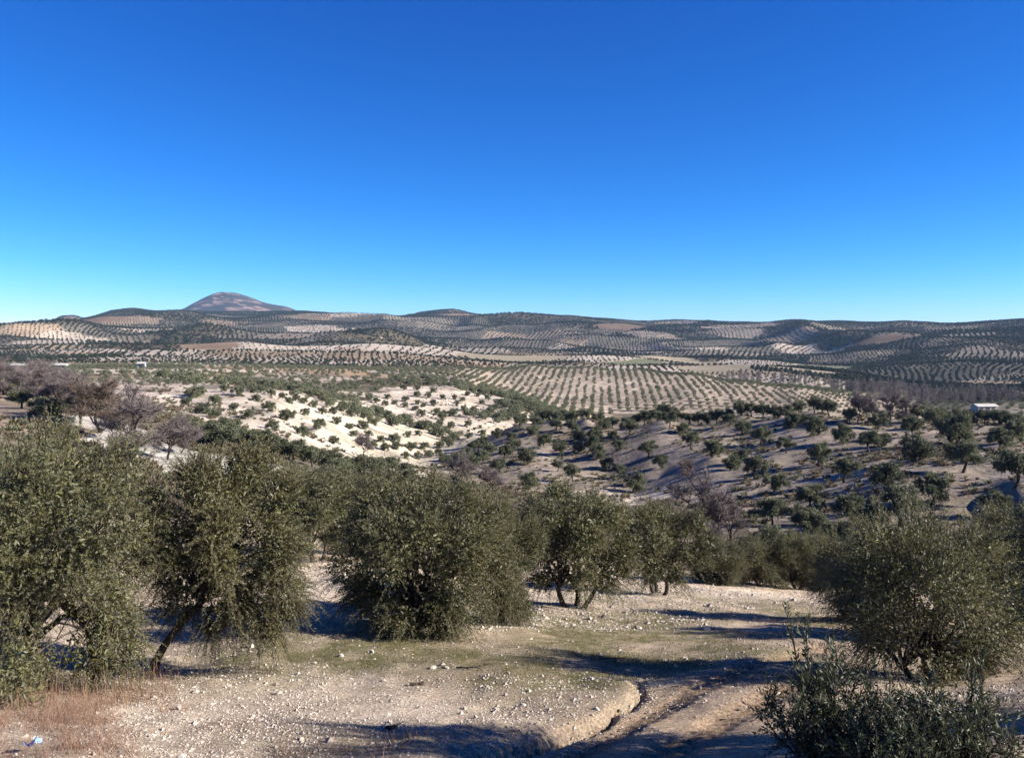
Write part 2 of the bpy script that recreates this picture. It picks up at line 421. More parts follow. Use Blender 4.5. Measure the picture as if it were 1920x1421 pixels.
def at(px, d):
    """point at horizontal distance d in the direction of column px"""
    x, y, _ = ray(px, 620); h = math.hypot(x, y)
    return x / h * d, y / h * d
def Z(x, y): return float(height(x, y)[0])
TRACKS = []
_g = [ground_at(*p) for p in ((1222, 1262), (1205, 1285), (1165, 1318), (1125, 1345), (1062, 1368), (1000, 1392), (950, 1412), (905, 1435))]
_tr = [([ground_at(*p) for p in ((1010, 1440), (1090, 1400), (1190, 1345), (1290, 1295), (1370, 1262), (1450, 1236), (1540, 1215))], 0.22),
       ([ground_at(*p) for p in ((1190, 1440), (1260, 1402), (1350, 1352), (1430, 1310), (1520, 1275), (1600, 1250))], 0.22)]
TRACKS = _tr
GULLY = _g
#==TREES==
# ------------------------------------------------------------------ surveyed olive trees: (px, py of the trunk foot, crown width in px)
HILL = [(874,860,27),(906,838,28),(933,820,28),(962,828,22),(975,802,32),(964,845,30),(903,872,36),(935,887,36),(835,877,32),(987,868,40),
 (1021,838,33),(999,816,26),(1006,803,24),(1016,790,28),(1043,808,26),(1046,789,25),(1065,785,26),(1072,812,28),(1085,825,26),(1050,856,38),
 (1087,848,28),(990,918,38),(1045,884,26),(1074,904,34),(1112,845,36),(1116,826,34),(1120,860,30),(1122,785,30),(1134,805,28),(1179,818,38),
 (1176,782,28),(1209,788,34),(1215,858,42),(1140,882,36),(1160,896,28),(1190,922,40),(1240,878,30),(1256,802,34),(1233,790,25),(1282,813,32),
 (1296,840,30),(1336,858,46),(1328,792,34),(1367,799,26),(1393,816,34),(1373,882,42),(1245,776,34),(1272,782,28),(1292,786,25),(1416,897,50),
 (1427,831,40),(1473,850,32),(1482,803,26),(1490,801,28),(1510,794,20),(1530,815,42),(1581,830,46),(1459,788,22),(1555,781,35),(1593,793,36),
 (1647,805,38),(1630,848,40),(1652,838,30),(1535,870,48),(1456,928,56),(1582,904,56),(1660,920,64),(1520,956,66),(1594,976,66),(1388,870,30),
 (1390,777,32),(1410,777,30),(1429,779,28),(1452,777,28),(1474,776,28),(1498,774,30),(1528,774,34),(1542,776,26),(1709,820,44),(1788,831,66),
 (1721,864,60),(1805,886,70),(1873,845,54),(1897,835,40),(1914,829,50),(1748,948,66),(1903,914,70),(1868,972,64),(1758,803,48),(1721,790,30),
 (1795,795,36),(1819,797,36),(1846,796,28),(1871,796,30),(1890,796,26),(1908,800,24),(1690,985,76),(1447,985,62),(1518,1008,58),(1574,1033,62),
 (1450,1048,84),(1910,1032,96),(1100,786,28),(1148,782,28),(1190,778,28),(1220,776,26),(1260,775,28),(1310,779,30),(1345,780,32),(1368,778,28),
 (1080,783,26),(1058,779,24),(1030,785,22),(1640,988,60),(1500,985,40),(1160,845,26),(1150,826,24),(858,872,30),(886,880,34),(920,855,30),(948,862,30),(890,850,26)]
SLOPE = [(349,759,22),(362,747,30),(375,743,26),(381,776,28),(404,759,26),(438,769,20),(420,734,20),(447,742,26),(480,752,20),(506,771,26),(509,742,20),
 (465,786,26),(543,757,18),(538,789,32),(572,779,20),(568,757,18),(597,804,26),(568,818,28),(605,776,18),(627,833,26),(631,796,20),(624,776,18),
 (404,784,24),(511,806,25),(472,737,20),(490,736,20),(656,781,18),(683,785,18),(701,798,18),(735,798,16),(656,805,18),(662,820,20),(681,805,24),
 (691,820,18),(715,829,20),(740,829,24),(764,820,18),(784,817,16),(696,842,22),(722,844,22),(745,844,24),(771,845,24),(794,842,22),(823,840,20),
 (782,861,22),(804,857,20),(762,861,20),(823,854,18),(708,780,20),(728,785,20),(752,790,20),(769,797,20),(787,802,20),(801,805,22),(813,815,20),
 (825,820,20),(836,832,20),(843,837,18),(530,748,18),(555,752,18),(588,764,18),(640,770,20),(668,772,20),(688,776,20)]
SLOPE2 = [(823,802,20),(845,802,16),(877,800,18),(900,803,9),(853,824,22),(879,822,18),(904,817,18),(828,788,18),(848,781,24),(833,780,18),(818,778,18),
 (791,781,18),(782,732,14),(813,736,14),(781,744,14),(803,746,14),(760,753,16),(784,759,14),(814,761,16),(831,749,14),(852,749,13),(867,753,14),
 (857,761,14),(727,748,14),(757,731,14),(706,756,14),(723,761,14),(740,759,14),(759,764,16),(779,770,15),(794,764,14),(904,758,14),(877,742,13),
 (895,744,13),(914,749,13),(921,771,15),(907,780,17),(887,771,15),(870,771,15),(930,769,17),(918,774,15),(962,771,18),(976,766,15),(940,759,15),
 (910,780,16),(945,780,16),(890,806,8),(878,810,8)]
LEFTG = [(385,832,60),(418,842,60),(452,836,58),(486,846,60),(520,856,60),(552,866,60),(585,876,62),(618,880,62),(350,812,50),(430,812,44),(640,905,70),
 (600,928,84),(540,930,90),(480,925,90),(80,790,56),(40,765,40),(62,752,34),(120,775,36),(30,742,30),(8,735,30),(105,745,30),(670,885,50),(700,900,60),(660,955,84),(730,885,44),(755,905,50)]

# ------------------------------------------------------------------ fields: a seed each, the nearest seed owns the ground
# kind: soil colour, tree cover, row spacing, step in the row, tree size
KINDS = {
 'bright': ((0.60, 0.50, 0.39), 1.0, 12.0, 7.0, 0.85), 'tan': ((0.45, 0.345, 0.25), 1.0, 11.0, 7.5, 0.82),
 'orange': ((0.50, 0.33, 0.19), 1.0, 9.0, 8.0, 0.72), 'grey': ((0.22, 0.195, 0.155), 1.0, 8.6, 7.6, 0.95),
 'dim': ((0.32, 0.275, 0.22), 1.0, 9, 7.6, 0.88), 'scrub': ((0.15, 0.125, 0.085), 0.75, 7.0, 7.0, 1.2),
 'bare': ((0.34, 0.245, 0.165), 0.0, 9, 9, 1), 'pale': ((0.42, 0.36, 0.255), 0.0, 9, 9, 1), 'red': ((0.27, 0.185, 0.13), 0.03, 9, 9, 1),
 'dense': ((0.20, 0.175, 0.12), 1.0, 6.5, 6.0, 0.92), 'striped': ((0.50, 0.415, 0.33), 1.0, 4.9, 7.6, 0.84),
 'shade': ((0.17, 0.155, 0.12), 1.0, 8.0, 7.0, 1.08), 'meadow': ((0.20, 0.21, 0.12), 0.0, 9, 9, 1), 'rocky': ((0.33, 0.27, 0.22), 0.35, 9, 9, 0.9), 'young': ((0.54, 0.455, 0.36), 1.0, 9.0, 8.0, 0.62),  # shade: slopes turned from the sun, painted as darker soil; denser trees
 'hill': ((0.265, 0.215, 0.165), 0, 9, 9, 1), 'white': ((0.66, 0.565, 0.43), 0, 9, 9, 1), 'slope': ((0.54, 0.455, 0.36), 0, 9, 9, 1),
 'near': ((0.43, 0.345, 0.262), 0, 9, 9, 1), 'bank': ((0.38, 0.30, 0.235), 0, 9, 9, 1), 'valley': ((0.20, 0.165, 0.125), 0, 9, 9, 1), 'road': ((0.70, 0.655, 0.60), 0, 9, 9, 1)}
KN = list(KINDS)
FAR_SEEDS = [(160,657,'bright',40),(83,647,'bright',60),(117,637,'bright',60),(333,657,'bright',70),(293,673,'bright',60),(333,670,'bright',80),(443,663,'tan',20),
 (617,658,'bright',10),(567,677,'bright',40),(233,607,'tan',30),(195,597,'red',0),(67,617,'tan',30),(110,601,'rocky',0),(417,643,'bare',0),(433,603,'tan',10),
 (367,617,'scrub',0),(300,630,'scrub',0),(467,623,'grey',0),(550,630,'rocky',0),(627,620,'bright',20),(267,633,'dim',0),(83,670,'grey',30),(250,647,'scrub',0),
 (600,597,'tan',0),(857,653,'bright',4),(823,653,'bright',4),(890,656,'bright',4),(773,657,'bright',8),(693,652,'bright',8),(660,658,'tan',10),(747,680,'bright',30),
 (827,677,'tan',20),(930,668,'pale',0),(1000,674,'pale',0),(907,690,'orange',10),(673,693,'orange',60),(973,633,'tan',12),(1017,630,'tan',12),(780,613,'dim',12),
 (1083,650,'tan',40),(1057,657,'bright',40),(1157,657,'bright',50),(1190,667,'bright',60),(1167,680,'meadow',0),(1257,678,'pale',0),(1167,612,'red',0),
 (867,592,'red',0),(973,600,'scrub',0),(807,587,'scrub',0),(1073,606,'scrub',0),(1223,630,'rocky',0),(1267,660,'bright',50),(1100,677,'bright',60),(1050,680,'dim',30),
 (840,633,'grey',0),(707,633,'scrub',0),(780,640,'scrub',0),(1303,653,'bright',50),(1397,620,'dim',0),(1483,637,'tan',0),(1480,653,'bright',40),(1563,660,'bright',60),
 (1427,677,'bright',50),(1403,700,'tan',50),(1440,712,'bright',40),(1530,719,'bright',30),(1487,690,'pale',0),(1547,690,'meadow',0),(1580,682,'dim',0),(1340,693,'pale',0),
 (1660,635,'red',0),(1690,627,'dim',0),(1613,655,'shade',0),(1597,637,'scrub',0),(1707,643,'shade',30),(1820,633,'dim',20),(1773,643,'dim',10),(1780,680,'shade',10),
 (1863,663,'dim',30),(1847,723,'tan',50),(1597,735,'meadow',0),(1663,742,'tan',0),(1700,700,'shade',20),(1800,700,'shade',30),(1880,690,'shade',40),(1650,690,'shade',0),
 (1600,700,'shade',0),(1720,660,'shade',10),(1900,610,'shade',0),(1800,612,'dim',0),(1480,612,'scrub',0),(1330,608,'scrub',0),(1560,612,'dim',0),(500,605,'grey',0),(340,598,'scrub',0),
 (700,605,'grey',10),(640,603,'grey',0),(900,610,'grey',0),(920,645,'grey',0),(1000,645,'grey',0),(1130,640,'grey',0),(1380,645,'grey',0),(1420,660,'grey',30),
 (300,697,'young',60),(270,700,'young',60),(330,703,'young',60),(450,700,'orange',70),(400,703,'orange',70),(560,705,'grey',60),(617,702,'tan',60),(560,720,'dim',30),(640,730,'dense',0),(690,722,'dense',0),
 (600,738,'dense',0),(660,745,'dense',0),(530,733,'young',20),(800,702,'dim',60),(480,712,'dim',20),(250,712,'young',50),(350,718,'young',50),(420,720,'young',50),(380,725,'dim',20),(300,715,'young',50),(460,690,'orange',70),(500,694,'young',60),(540,693,'tan',60),(580,694,'tan',60),(360,695,'young',60),(230,694,'young',60),(520,703,'young',60),(480,704,'young',60),(590,710,'young',20),(440,712,'young',30),(400,712,'young',40),(250,722,'young',40),(280,728,'young',40),(340,726,'young',40),(300,740,'slope',0),(640,697,'orange',60),(720,697,'bright',40),(750,690,'tan',40),(820,693,'tan',30),(720,705,'tan',40),
 (740,700,'grey',30),(760,712,'scrub',0),(830,712,'scrub',0),(700,745,'slope',0),(1000,752,'striped',6),(1200,745,'striped',6),(1400,740,'striped',6),(900,728,'striped',6),(880,705,'striped',6),
 (1000,705,'striped',6),(1100,715,'striped',6),(1200,715,'striped',6),(1300,720,'striped',6),(1500,745,'striped',6),(1550,746,'striped',6),(1450,732,'striped',6),(1300,745,'striped',6),(1050,735,'striped',6),(960,730,'striped',6),
 (1000,692,'striped',6),(1100,695,'striped',6),(1200,700,'striped',6),(1300,708,'striped',6),(1400,718,'striped',6),(940,700,'striped',6),(60,700,'grey',0),(150,705,'tan',30),(430,548,'rocky',0),(430,565,'rocky',0),(380,572,'scrub',0),(500,575,'rocky',0),(540,580,'scrub',0)]
rng = np.random.default_rng(7)
S = []                                            # x, y, kind, row angle, weight
for px, py, k, a in FAR_SEEDS:
    x, y = ground_at(px, py, 5800 if py < 583 and 340 < px < 580 else 240)
    S.append((x, y, KN.index(k), rad(a) if a else rng.uniform(0, pi), 0))
_hand = np.array([(s[0], s[1]) for s in S])
_pool = ['grey'] * 50 + ['dim'] * 20 + ['scrub'] * 14 + ['tan'] * 7 + ['bright'] * 8 + ['rocky'] * 1
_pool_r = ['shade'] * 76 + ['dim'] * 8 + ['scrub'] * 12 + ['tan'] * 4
_acc = []
for _ in range(9000):
    th = rng.uniform(-0.72, 0.72); r = math.exp(rng.uniform(math.log(260), math.log(9500)))
    x, y = r * sin(th), r * cos(th)
    sp = 44 + r * 0.047 if r < 4500 else 420
    if np.min(np.hypot(_hand[:, 0] - x, _hand[:, 1] - y)) < sp * 0.75: continue
    if _acc and np.min(np.hypot(np.array(_acc)[:, 0] - x, np.array(_acc)[:, 1] - y)) < sp: continue
    _acc.append((x, y))
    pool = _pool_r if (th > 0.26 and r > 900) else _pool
    k = rng.choice(pool)
    if r < 620 and -0.08 < th < 0.38: k = 'valley'
    if 640 < r < 1700 and th < 0.24: k = rng.choice(['grey', 'grey', 'dim', 'dim', 'tan', 'bright', 'bright', 'tan'])
    if r > 5200: k = rng.choice(['scrub', 'scrub', 'rocky', 'grey'])
    S.append((x, y, KN.index(k), rng.uniform(0, pi), 0))
TREES = []                                        # x, y, crown width, group key
def survey(lst, key, dmin, dmax):
    for px, py, w in lst:
        x, y = ground_at(px, py, dmin, dmax)
        TREES.append((x, y, w * math.hypot(x, y) / FPX, key, px, py))
survey(HILL, 'hill', 62, 245); survey(SLOPE, 'slope', 135, 300); survey(SLOPE2, 'slope2', 235, 430); survey(LEFTG, 'left', 38, 140)
for x, y, w, key, px, py in TREES:
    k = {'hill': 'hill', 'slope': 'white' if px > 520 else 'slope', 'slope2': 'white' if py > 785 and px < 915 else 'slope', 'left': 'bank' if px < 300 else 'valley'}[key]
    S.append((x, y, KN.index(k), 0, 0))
for px, py, k in [(600,840,'white'),(640,850,'white'),(680,850,'white'),(700,810,'white'),(660,800,'white'),(760,805,'white'),(860,790,'white'),(870,812,'white'),(890,822,'white'),(820,830,'white'),
                  (480,770,'slope'),(430,780,'slope'),(550,800,'slope'),(150,782,'road'),(165,790,'road'),(182,800,'road'),(240,830,'road'),(268,842,'road'),(290,860,'road'),(300,868,'road'),
                  (500,888,'road'),(515,884,'road'),(530,888,'road'),(485,893,'road'),(20,770,'bank'),(60,800,'bank'),(120,800,'bank'),(10,800,'bank'),(200,850,'bank'),
                  (1000,935,'hill'),(1180,930,'slope'),(1330,1000,'valley'),(1400,1060,'valley'),(880,930,'valley'),(940,925,'hill'),(560,980,'near'),(600,1000,'near'),(1600,1060,'hill')]:
    x, y = ground_at(px, py, 34, 420); S.append((x, y, KN.index(k), 0, 0))
for th in np.linspace(-1.2, 1.2, 25):
    for r in (4, 10, 18, 27, 36): S.append((r * sin(th), r * cos(th), KN.index('near'), 0, 0))
for th in np.linspace(-1.2, 1.2, 17): S.append((52 * sin(th), 52 * cos(th), KN.index('valley'), 0, 0))
SX = np.array([(s[0], s[1]) for s in S]); SK = np.array([s[2] for s in S]); SA = np.array([s[3] for s in S])
_order = np.argsort(np.hypot(SX[:, 0], SX[:, 1])); SX, SK, SA = SX[_order], SK[_order], SA[_order]
SR = np.hypot(SX[:, 0], SX[:, 1])
def owner(x, y, warp=True):
    """index of the field that owns each point"""
    r = np.hypot(x, y)
    if warp:
        a = np.clip(r * 0.012, 0.4, 40)
        x = x + a * vnoise(x, y, 60, 31) + 0.4 * a * vnoise(x, y, 17, 33); y = y + a * vnoise(x, y, 60, 32) + 0.4 * a * vnoise(x, y, 17, 34)
    out = np.zeros(len(x), int)
    o = np.argsort(r)
    for i in range(0, len(o), 6000):
        s = o[i:i + 6000]
        lo, hi = r[s].min(), r[s].max()
        cand = np.where((SR > lo * 0.72 - 15) & (SR < hi * 1.38 + 15))[0]
        d2 = (x[s][:, None] - SX[cand][None, :, 0]) ** 2 + (y[s][:, None] - SX[cand][None, :, 1]) ** 2
        out[s] = cand[np.argmin(d2, 1)]
    return out
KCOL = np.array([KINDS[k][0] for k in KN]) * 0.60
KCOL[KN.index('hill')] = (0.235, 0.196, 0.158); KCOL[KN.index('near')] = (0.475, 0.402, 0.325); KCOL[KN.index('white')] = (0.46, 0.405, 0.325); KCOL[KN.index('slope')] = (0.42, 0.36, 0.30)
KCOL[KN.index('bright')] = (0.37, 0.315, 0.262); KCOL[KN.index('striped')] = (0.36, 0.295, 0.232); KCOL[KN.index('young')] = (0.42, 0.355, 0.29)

# ------------------------------------------------------------------ the ground sheets (they share their edges)
_dense = np.linspace(rad(-35), rad(35), 820)
TH = np.concatenate([np.linspace(rad(-88), rad(-36), 28), _dense, np.linspace(rad(36), rad(88), 28)])
GREEN = [((1000,1270),(1250,1225),0.6),((900,1285),(1150,1270),0.45),((1150,1120),(1500,1130),0.6),((560,1240),(900,1270),0.5),((600,1225),(1000,1255),0.95),((1000,1160),(1240,1180),0.9),((1100,1215),(1420,1225),0.95),((1300,1150),(1480,1160),0.75),((640,1215),(800,1228),0.6),
         ((560,1400),(740,1385),0.35),((1240,1135),(1440,1145),0.6),((1420,1190),(1600,1200),0.5),((1000,1240),(1180,1260),0.45)]
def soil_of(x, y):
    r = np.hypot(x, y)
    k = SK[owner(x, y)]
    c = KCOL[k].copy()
    f = 1 + 0.16 * vnoise(x, y, np.float64(1.0) * 140, 41) * (r > 200) + 0.10 * vnoise(x, y, 23, 42)
    c = c * f[:, None]
    md = sstep(50, 80, r) * (1 - sstep(420, 520, r))
    q = 1 + md * (0.20 * vnoise(x, y, 7.0, 46) + 0.16 * vnoise(x, y, 2.6, 47) + 0.12 * vnoise(x + 2 * y, y - x, 1.4, 48))
    c = c * q[:, None]
    wd = (md * sstep(0.25, 0.6, vnoise(x, y, 11, 49) + 0.5 * vnoise(x, y, 3.1, 50)))[:, None] * 0.35
    c = c * (1 - wd) + np.array([[0.115, 0.098, 0.060]]) * wd
    # rock ribs and red earth on the mountain
    mt = sstep(5600, 6300, r)
    rib = sstep(0.05, 0.5, 0.5 * vnoise(x, y, 300, 43) + 0.8 * vnoise(x, y, 70, 44) + 0.7 * vnoise(x, y, 35, 45))
    tgt = np.where(rib[:, None] > 0.5, np.array([[0.24, 0.165, 0.14]]), np.array([[0.040, 0.040, 0.038]]))
    c = c * (1 - mt[:, None]) + tgt * mt[:, None]
    return c
def sheet(name, r0, r1, rows, near):
    rr = np.exp(np.linspace(math.log(r0), math.log(r1), rows))
    T, R = np.meshgrid(TH, rr)
    x = (R * np.sin(T)).ravel(); y = (R * np.cos(T)).ravel()
    z = height(x, y)
    c = soil_of(x, y)
    g = np.zeros(len(x)); nr = 1 - sstep(40, 75, np.hypot(x, y))
    if near:
        for a, b, w in GREEN:
            A, B = ground_at(*a), ground_at(*b)
            d, _, _ = seg_dist(x, y, [A, B])
            ry = 0.13 * math.hypot(*A)
            g = np.maximum(g, w * np.exp(-(d / ry) ** 2))
        g = np.clip(1.35 * g * (0.75 + 0.6 * vnoise(x, y, 1.3, 51) + 0.3 * vnoise(x, y, 0.4, 52)), 0, 1)
        t = 0.5 + 0.5 * vnoise(x, y, 2.6, 53)
        c = c * (0.88 + 0.2 * t[:, None]) * np.array([[1.03, 1.0, 0.97]])
        d, side, tt = seg_dist(x, y, GULLY)
        for a, b, wr in [((140, 1340), (640, 1285), 0.13), ((420, 1400), (760, 1330), 0.10), ((540, 1100), (640, 1080), 0.10), ((860, 1160), (1010, 1150), 0.05), ((1000, 1125), (1420, 1112), 0.07), ((300, 1190), (520, 1210), 0.10)]:
            A, B = ground_at(*a), ground_at(*b)
            d, _, _ = seg_dist(x, y, [A, B])
            w = np.exp(-(d / (wr * math.hypot(*A))) ** 2)[:, None] * 0.85
            c = c * (1 - w) + np.array([[0.62, 0.535, 0.455]]) * w
        for poly, tw in TRACKS:
            dt, _, _ = seg_dist(x, y, poly)
            w = np.exp(-(dt / 0.42) ** 2)[:, None] * 0.8
            c = c * (1 - w) + np.array([[0.34, 0.245, 0.165]]) * w; g = g * (1 - w[:, 0])
        w = (np.exp(-(d / 1.5) ** 2) * (side < 0))[:, None]
        c = c * (1 - 0.35 * w) + np.array([[0.30, 0.225, 0.145]]) * 0.35 * w
    v = np.stack([x, y, z], 1)
    n = len(TH)
    i, j = np.meshgrid(np.arange(rows - 1), np.arange(n - 1), indexing='ij')
    f = np.stack([i * n + j, i * n + j + 1, (i + 1) * n + j + 1, (i + 1) * n + j], -1).reshape(-1, 4)[:, ::-1]
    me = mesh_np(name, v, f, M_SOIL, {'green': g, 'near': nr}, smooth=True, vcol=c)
    return tag(link(name, me), kind='structure')
sheet('ground', 3.0, 60.0, 330, True)
sheet('hillside', 60.0, 460.0, 190, False)
sheet('hills', 460.0, 5600.0, 300, False)
sheet('mountain', 5600.0, 11000.0, 130, False)
# ------------------------------------------------------------------ tree generators
def leaf_quads(pos, d, L, W, rng):
    """a rhombus per leaf; returns verts (n*4,3) and faces (n,4)"""
    n = len(pos)
    side = unit(np.cross(d, unit(rng.normal(size=(n, 3)))))
    nrm = np.cross(d, side)
    L = L[:, None]; W = W[:, None]
    fold = nrm * W * 0.15
    v = np.stack([pos, pos + d * L * 0.5 + side * W * 0.5 + fold, pos + d * L, pos + d * L * 0.5 - side * W * 0.5 + fold], 1).reshape(-1, 3)
    return v, np.arange(n * 4).reshape(n, 4)

def bez(a, b, c, n):
    t = np.linspace(0, 1, n)[:, None]
    return (1 - t) ** 2 * a + 2 * t * (1 - t) * b + t ** 2 * c

def olive_data(name, seed, H, R, base=0.22, stems=((0, 0, 0.0, 0.0),), nlobe=12, nshoot=1500, per=28, ll=0.075, lw=0.017, interior=20000,
               lean=(0, 0), skirt=0.0, up=0.45, slen=0.5, mat=None, twigs=True, trunk_r=0.10, ragged=0.0, top_tint=0.5, sides=7, lobe=1.0, extra=()):
    """trunk mesh (stems and limbs) and crown mesh (leaves on shoots) of one olive tree, foot at the origin"""
    rng = np.random.default_rng(seed)
    zb = H * base; zc = (H + zb) / 2; a = (H - zb) / 2
    ax = np.array([lean[0], lean[1], 0.0])
    lobes = []
    for i in range(nlobe):
        zf = -0.75 + 1.55 * (i + 0.5) / nlobe + rng.uniform(-0.1, 0.1)
        az = i * 2.39996 + rng.uniform(-0.4, 0.4)
        rad_ = R * math.sqrt(max(0.05, 1 - zf * zf)) * rng.uniform(0.60, 0.92)
        lr = R * rng.uniform(0.24, 0.40) * lobe
        lobes.append((np.array([cos(az) * rad_, sin(az) * rad_, zc + zf * a * 0.72]) + ax, lr))
    lobes.append((np.array([0, 0, zc + a * 0.30]) + ax, R * 0.5))
    lobes.append((np.array([0, 0, zc - a * 0.10]) + ax, R * 0.55))
    for i in range(int(skirt)):
        az = rng.uniform(0, 2 * pi); rr = R * rng.uniform(0.25, 0.85)
        lobes.append((np.array([cos(az) * rr, sin(az) * rr, H * rng.uniform(0.10, 0.25)]) + ax, R * rng.uniform(0.2, 0.32)))
    for ex, ey, ez, er in extra: lobes.append((np.array([ex, ey, ez]), er))
    # trunk and limbs
    B = Bag()
    for si, (sx, sy, lx, ly) in enumerate(stems):
        foot = np.array([sx, sy, -0.15]); fork = np.array([sx + lx, sy + ly, zb * 1.35 + 0.1])
        mid = (foot + fork) / 2 + rng.normal(size=3) * 0.07 * H * np.array([1, 1, 0]) * 0.5 - np.array([lx, ly, 0]) * 0.12
        tr = trunk_r * rng.uniform(0.85, 1.1)
        pts = bez(foot, mid, fork, 8); pts += rng.normal(size=pts.shape) * tr * 0.12
        B.tube(pts, tr * np.array([1.75, 1.25, 1.02, 0.96, 0.92, 0.9, 0.88, 0.85]), sides)
        mine = [l for k, l in enumerate(lobes) if k % len(stems) == si]
        for c, lr in mine:
            m = (fork + c) / 2 + np.array([0, 0, 0.10 * H]) + rng.normal(size=3) * 0.06 * R
            if c[2] < fork[2]: m = (fork + c) / 2 + np.array([0, 0, 0.14 * H])
            q = bez(fork, m, c, 6); q[1:-1] += rng.normal(size=(4, 3)) * 0.03 * R
            B.tube(q, tr * (0.4 if c[2] < fork[2] * 0.8 else 1.0) * np.linspace(0.55, 0.10, 6), max(4, sides - 2))
    tv, tf = B.arrays()
    me_t = mesh_np(name + '_trunk', tv, tf, M_BARK, smooth=True)
    # shoots
    w = np.array([l[1] ** 2 for l in lobes]); li = rng.choice(len(lobes), nshoot, p=w / w.sum()); li_s = li
    c = np.array([l[0] for l in lobes])[li]; lr = np.array([l[1] for l in lobes])[li]
    d = unit(rng.normal(size=(nshoot, 3)))
    outw = unit(c + d * lr[:, None] - (np.array([0, 0, zc - 0.2 * a]) + ax))
    flip = (d * outw).sum(1) < -0.1
    d[flip] *= -1
    st = c + d * (lr * rng.uniform(0.25, 0.8, nshoot))[:, None]
    hgt = np.clip((st[:, 2] - zb) / (H - zb), 0, 1)
    dr = unit(d * 0.55 + outw * 0.55 + np.array([0, 0, 1.0]) * (up * (0.3 + hgt))[:, None] + rng.normal(size=(nshoot, 3)) * 0.30)
    L = slen * rng.uniform(0.55, 1.25, nshoot) * (1 + ragged * (rng.random(nshoot) > 0.9))
    droop = (0.45 * (1 - hgt) + 0.08)[:, None]
    def along(t): return st[:, None, :] + dr[:, None, :] * (L[:, None] * t)[:, :, None] + np.array([0, 0, -1.0]) * (droop * L[:, None] * t ** 2)[:, :, None]
    t = np.linspace(0.08, 1.0, per)[None, :] + rng.uniform(-0.02, 0.02, (nshoot, per))
    pos = along(t); tan = unit(along(t + 0.03) - pos)
    perp = unit(np.cross(tan, unit(rng.normal(size=tan.shape))))
    ld = unit(tan * 0.62 + perp * 0.78)
    pos = pos.reshape(-1, 3); ld = ld.reshape(-1, 3)
    n = len(pos)
    sz = rng.uniform(0.75, 1.2, n) * np.tile(np.linspace(1.1, 0.7, per), nshoot)
    v1, f1 = leaf_quads(pos, ld, ll * sz, lw * sz, rng)
    tint = rng.normal(0.42, 0.15, nshoot) + rng.normal(0, 0.13, len(lobes))[li_s] + top_tint * 0.35 * (hgt - 0.4)  # leaf tint gets lighter with height in the crown
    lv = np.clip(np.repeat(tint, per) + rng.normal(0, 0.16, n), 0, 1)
    parts_v, parts_f, parts_l = [v1], [f1], [np.repeat(lv, 4)]
    if interior:
        li = rng.choice(len(lobes), interior, p=w / w.sum())
        c = np.array([l[0] for l in lobes])[li]; lr = np.array([l[1] for l in lobes])[li]
        p = c + unit(rng.normal(size=(interior, 3))) * (lr * rng.uniform(0.1, 0.95, interior) ** 0.5)[:, None] * 0.9
        p[:, 2] = np.maximum(p[:, 2], 0.1)
        s = rng.uniform(0.8, 1.4, interior)
        v2, f2 = leaf_quads(p, unit(rng.normal(size=(interior, 3)) + np.array([0, 0, 0.2])), ll * 1.35 * s, lw * 2.0 * s, rng)
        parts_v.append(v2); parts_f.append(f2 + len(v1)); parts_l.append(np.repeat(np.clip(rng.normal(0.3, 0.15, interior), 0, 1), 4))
    nf = sum(len(f) for f in parts_f); mi = np.zeros(nf, int)
    if twigs:
        tt = np.array([[0.0, 0.5, 1.0]]) * np.ones((nshoot, 1)); q = along(tt)
        sd = unit(np.cross(dr, rng.normal(size=dr.shape)))[:, None, :] * np.array([0.006, 0.0045, 0.002])[None, :, None]
        vv = np.stack([q - sd, q + sd], 2).reshape(-1, 3)
        b = np.arange(nshoot)[:, None] * 6
        ff = np.concatenate([b + np.array([[0, 1, 3, 2]]), b + np.array([[2, 3, 5, 4]])])
        off = sum(len(v) for v in parts_v)
        parts_v.append(vv); parts_f.append(ff + off); parts_l.append(np.full(len(vv), 0.5)); mi = np.concatenate([mi, np.ones(len(ff), int)])
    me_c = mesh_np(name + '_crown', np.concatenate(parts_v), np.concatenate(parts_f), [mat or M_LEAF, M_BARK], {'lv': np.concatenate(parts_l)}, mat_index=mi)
    return me_t, me_c

